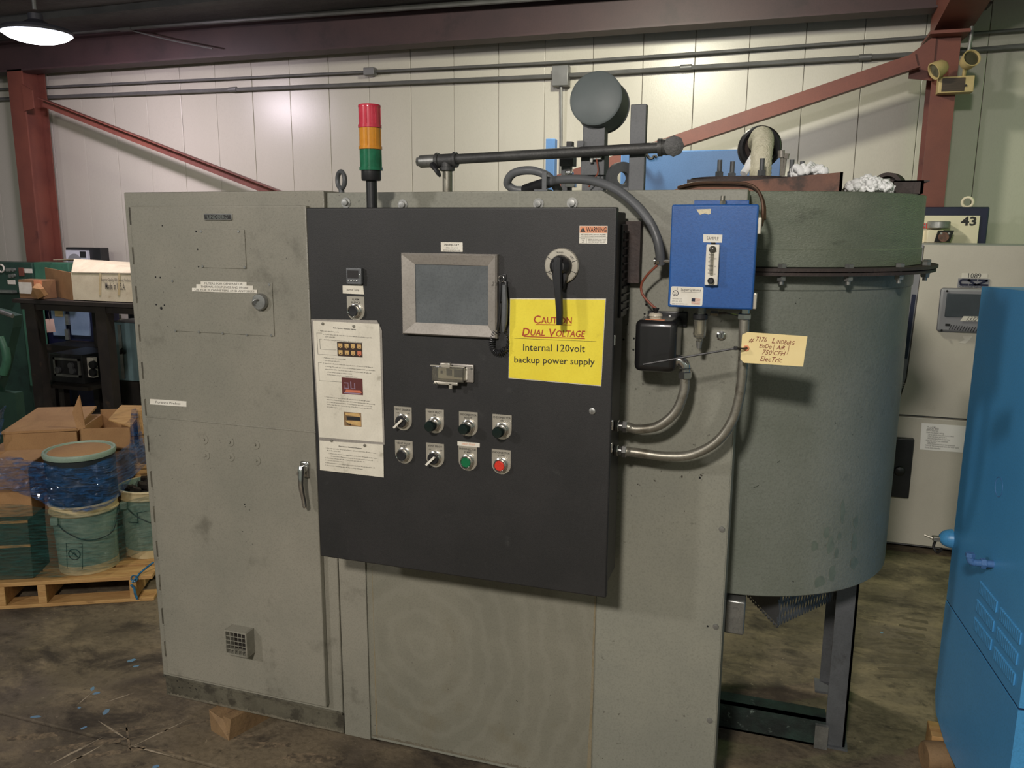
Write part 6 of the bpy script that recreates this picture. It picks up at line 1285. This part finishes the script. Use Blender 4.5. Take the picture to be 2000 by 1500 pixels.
sp = part('scrap_pile', sc_m, RACKM, scr, world=False, smooth=False, kind='stuff')
part('scrap_bed', MB().lathe((0, 0, 0), (0, 0, 1), [(.13, h2-.06), (.1, h2-.03), (0, h2-.022)], 20), RACKM, scr, world=False)
part('marking', (lambda m: (m.tube([(-.08, -.125, h2*.55), (-.03, -.1425, h2*.55), (-.03, -.143, h2*.7), (.02, -.1435, h2*.72)], .003, 5), m)[1])(MB()), INK, bB, world=False)
# black drum with a wide lid stacked on the front pail
zd0 = zt9+.001+hgt+.002; dc = pl(143, 985, .05); zd1 = pl(148, 905, .03).z
dr_ = pthing('steel_drum', 'short black drum with a wide tan lid stacked on the front pail', 'drum', (dc.x, .03+.165, zd0), 'drum')
hd = max(zd1-zd0, .12)
part('drum_body', MB().lathe((0, 0, 0), (0, 0, 1), [(0, 0), (.155, 0), (.16, .01), (.158, hd*.4), (.163, hd*.45), (.158, hd*.5), (.16, hd), (0, hd)], 40), DRUMK, dr_, world=False)
rl = (pl(216, 888, .195)-pl(79, 888, .195)).x/2
part('lid_rim', MB().lathe((0, 0, hd), (0, 0, 1), [(.155, 0), (rl, .004), (rl+.004, .02), (rl, .03), (rl-.01, .03), (rl-.012, .022), (0, .02)], 44), BUCK, dr_, world=False)
part('lid_top', MB().lathe((0, 0, hd), (0, 0, 1), [(rl-.02, .0215), (rl-.03, .027), (0, .028)], 44), CARD, dr_, world=False)
# crate with green sides at the end of the pallet
def pb(name, label, cat, p0, p1, ly, dep, z0, m, parts=None, bev=.003):
    a, b = pl(*p0, ly), pl(*p1, ly); zz0 = z0 if z0 is not None else b.z; cx = (a.x+b.x)/2; w_ = (b.x-a.x)/2; hh_ = a.z-zz0
    t = pthing(name, label, cat, (cx, ly, zz0)); return t, w_, hh_, dep
t, w_, hh_, dep = pb('green_crate', 'olive green crate with pale edges at the end of the pallet', 'crate', (-40, 1020), (66, 1130), .04, .3, zt9+.001, DGREEN)
part('crate_body', MB().box((-w_, 0, 0), (w_, dep, hh_), .004), paint('crate_olive', lin(70, 78, 64), lin(60, 66, 56), 6, .5), t, world=False, smooth=False)
for z in (hh_*.55, hh_-.012): part('batten', MB().box((-w_-.003, -.006, z), (w_+.003, 0, z+.012)), WOOD, t, world=False, smooth=False)
zcr = zt9+.001+hh_
t, w_, hh_, dep = pb('brown_carton', 'dark brown carton squeezed between the crate and the front pail', 'carton', (60, 985), (103, 1125), .12, .27, zt9+.001, CARDD)
part('carton_body', MB().box((-w_, .12, 0), (w_, .12+dep, hh_), .004), CARDD, t, world=False, smooth=False)
t, w_, hh_, dep = pb('low_carton', 'orange brown carton resting on the olive crate', 'carton', (-40, 912), (62, 985), .09, .3, zcr+.001, CARD)
part('carton_body', MB().box((-w_, 0, 0), (w_, dep, hh_), .004), CARD, t, world=False, smooth=False); part('edge_tape', MB().box((-w_-.001, -.002, hh_*.5), (w_+.001, 0, hh_*.56)), CARDD, t, world=False)
# rear stack and the cartons on it
LYB = .52
zsup = pl(80, 885, LYB).z
t, w_, hh_, dep = pb('support_carton', 'plain brown carton stack standing at the back of the pallet', 'carton', (-30, 884), (282, 1090), LYB, .4, zt9+.001, CARD)
part('lower_tier', MB().box((-w_, .01, 0), (w_, dep, hh_*.5-.002), .004), CARD, t, world=False, smooth=False); part('upper_tier', MB().box((-w_, .01, hh_*.5+.001), (w_, dep, hh_), .004), CARD, t, world=False, smooth=False)
zs2 = zt9+.001+hh_
t, w_, hh_, dep = pb('lidded_carton', 'flat closed tan carton lying on the rear stack', 'carton', (4, 845), (153, 880), LYB-.02, .42, zs2+.001, CARD)
part('base', MB().box((-w_, 0, 0), (w_, dep, hh_-.006), .004), CARD, t, world=False, smooth=False)
part('lid', MB().prism([(-w_-.004, -.006, hh_-.008), (w_+.004, -.006, hh_-.03+.03), (w_-.03, dep, hh_+.03), (-w_+.02, dep, hh_+.03)], (0, 0, .012)), CARD, t, world=False, smooth=False)
t, w_, hh_, dep = pb('open_carton', 'open cardboard tray with a raised pointed flap on the rear stack', 'carton', (155, 838), (258, 868), LYB-.02, .34, zs2+.001, CARD)
for nm, q in (('front_wall', ((-w_, 0, 0), (w_, .006, hh_))), ('rear_wall', ((-w_, dep, 0), (w_, dep+.006, hh_+.03))), ('end_wall', ((-w_, 0, 0), (-w_+.006, dep, hh_))), ('end_wall', ((w_-.006, 0, 0), (w_, dep, hh_))), ('bottom', ((-w_, 0, 0), (w_, dep, .006)))): part(nm, MB().box(*q), CARD, t, world=False, smooth=False)
fh = pl(158, 772, LYB).z-zs2
part('raised_flap', MB().prism([(-w_-.01, .0, hh_-.01), (-w_+.03, .0, hh_+.005), (-w_+.01, .02, fh), (-w_-.0, .03, fh-.01), (-w_-.035, .02, fh*.68)], (0, .006, 0)), CARD, t, world=False, smooth=False)
part('right_flap', MB().prism([(w_, .0, hh_), (w_+.004, .3, hh_+.05), (w_-.14, .33, hh_+.05), (w_-.15, .12, hh_+.015)], (0, 0, .006)), WOOD, t, world=False, smooth=False)
t, w_, hh_, dep = pb('pale_box', 'pale wooden box at the rear corner of the pallet beside the door cabinet', 'box', (266, 802), (330, 855), LYB+.02, .3, zs2+.001, WOOD)
part('box_body', MB().box((-w_, 0, 0), (w_, dep, hh_), .004), WOOD, t, world=False, smooth=False); part('lid_line', MB().box((-w_-.003, -.003, hh_*.3), (w_+.003, 0, hh_*.34)), WOODD, t, world=False)
t, w_, hh_, dep = pb('slatted_crate', 'small yellow slatted crate behind the pail of scraps', 'crate', (262, 905), (330, 945), .52, .05, pl(290, 945, .52).z, WOOD)
zc9 = t.location.z; t.location.z = zt9+.001
part('post', MB().box((-w_, -.003, 0), (-w_+.03, .004, zc9-zt9+hh_)), WOOD, t, world=False, smooth=False); part('post', MB().box((w_-.03, -.003, 0), (w_, .004, zc9-zt9+hh_)), WOOD, t, world=False, smooth=False)
for k in range(4): part('slat', MB().box((-w_, -.01, zc9-zt9+k*hh_/4), (w_, .0, zc9-zt9+(k+1)*hh_/4-.006), .002), WOOD, t, world=False, smooth=False)
# stretch film: bands wound round the load, crinkled
def film(name, label, pts_lo, pts_hi, nseg=12, rows=10, amp=.012, mat=None):
    lo, hi = curve(pts_lo, nseg), curve(pts_hi, nseg); m = MB(); vs = []; fs = []; n = len(lo)
    for r in range(rows+1):
        for i in range(n):
            p = lo[i].lerp(hi[i], r/rows); o = amp*(math.sin(i*.55+r*1.7)+.6*math.sin(i*1.3-r*2.6)+random.uniform(-.5, .5)); vs.append(p+V((0, -1, .15))*o)
    for r in range(rows):
        for i in range(n-1): fs.append((r*n+i, r*n+i+1, (r+1)*n+i+1, (r+1)*n+i))
    m.geo(vs, fs); t = pthing(name, label, 'film', (0, 0, 0)); part('film_sheet', m, mat or FILM, t, world=False); return t
fg = lambda *q: [pl(*k) for k in q]
film('stretch_film', 'crinkled blue stretch film wrapped across the middle of the pallet load', fg((-30, 958, .02), (30, 960, .0), (90, 985, -.01), (150, 1000, -.015), (215, 985, .0), (262, 930, .2), (292, 900, .4)), fg((-30, 892, .03), (30, 893, .02), (85, 905, .01), (150, 915, .0), (215, 893, .02), (255, 865, .25), (290, 850, .44)))
film('stretch_film', 'thin tinted stretch film wrapped over the front pail and olive crate', fg((-30, 1125, .0), (40, 1125, -.0), (95, 1128, -.0), (157, 1122, -.006), (222, 1105, .02), (260, 1085, .14), (296, 1070, .17)), fg((-30, 985, .0), (40, 985, -.0), (95, 995, -.0), (157, 1005, -.006), (222, 990, .02), (260, 975, .14), (296, 968, .17)), rows=6, amp=.003, mat=FILMT)
film('stretch_film', 'blue stretch film edge running along the rear cartons', fg((-20, 890, .46), (3, 850, .46), (6, 800, .5)), fg((-24, 845, .46), (-4, 805, .46), (14, 790, .7)), rows=5, amp=.008)
film('stretch_film', 'blue stretch film strip standing beside the open carton', fg((252, 900, .46), (268, 895, .46), (284, 890, .48)), fg((256, 800, .5), (264, 798, .5), (268, 800, .52)), rows=6, amp=.006)
tm = MB().tube(curve(fg((256, 1142, -.012), (262, 1150, -.02), (264, 1160, -.015), (268, 1170, -.012)), 5), .006, 6).tube(curve(fg((258, 1138, -.01), (275, 1118, .0), (300, 1098, .0)), 5), .005, 6).torus(pl(262, 1130, -.01), (.2, 1, 0), .016, .003, 14, 6)
tw = pthing('film_strand', 'twisted dark blue film strand tied to the pallet end', 'film', (0, 0, 0)); part('strand', tm, paint('film_strand_blue', lin(26, 62, 96), lin(60, 130, 170), 60, .2), tw, world=False)
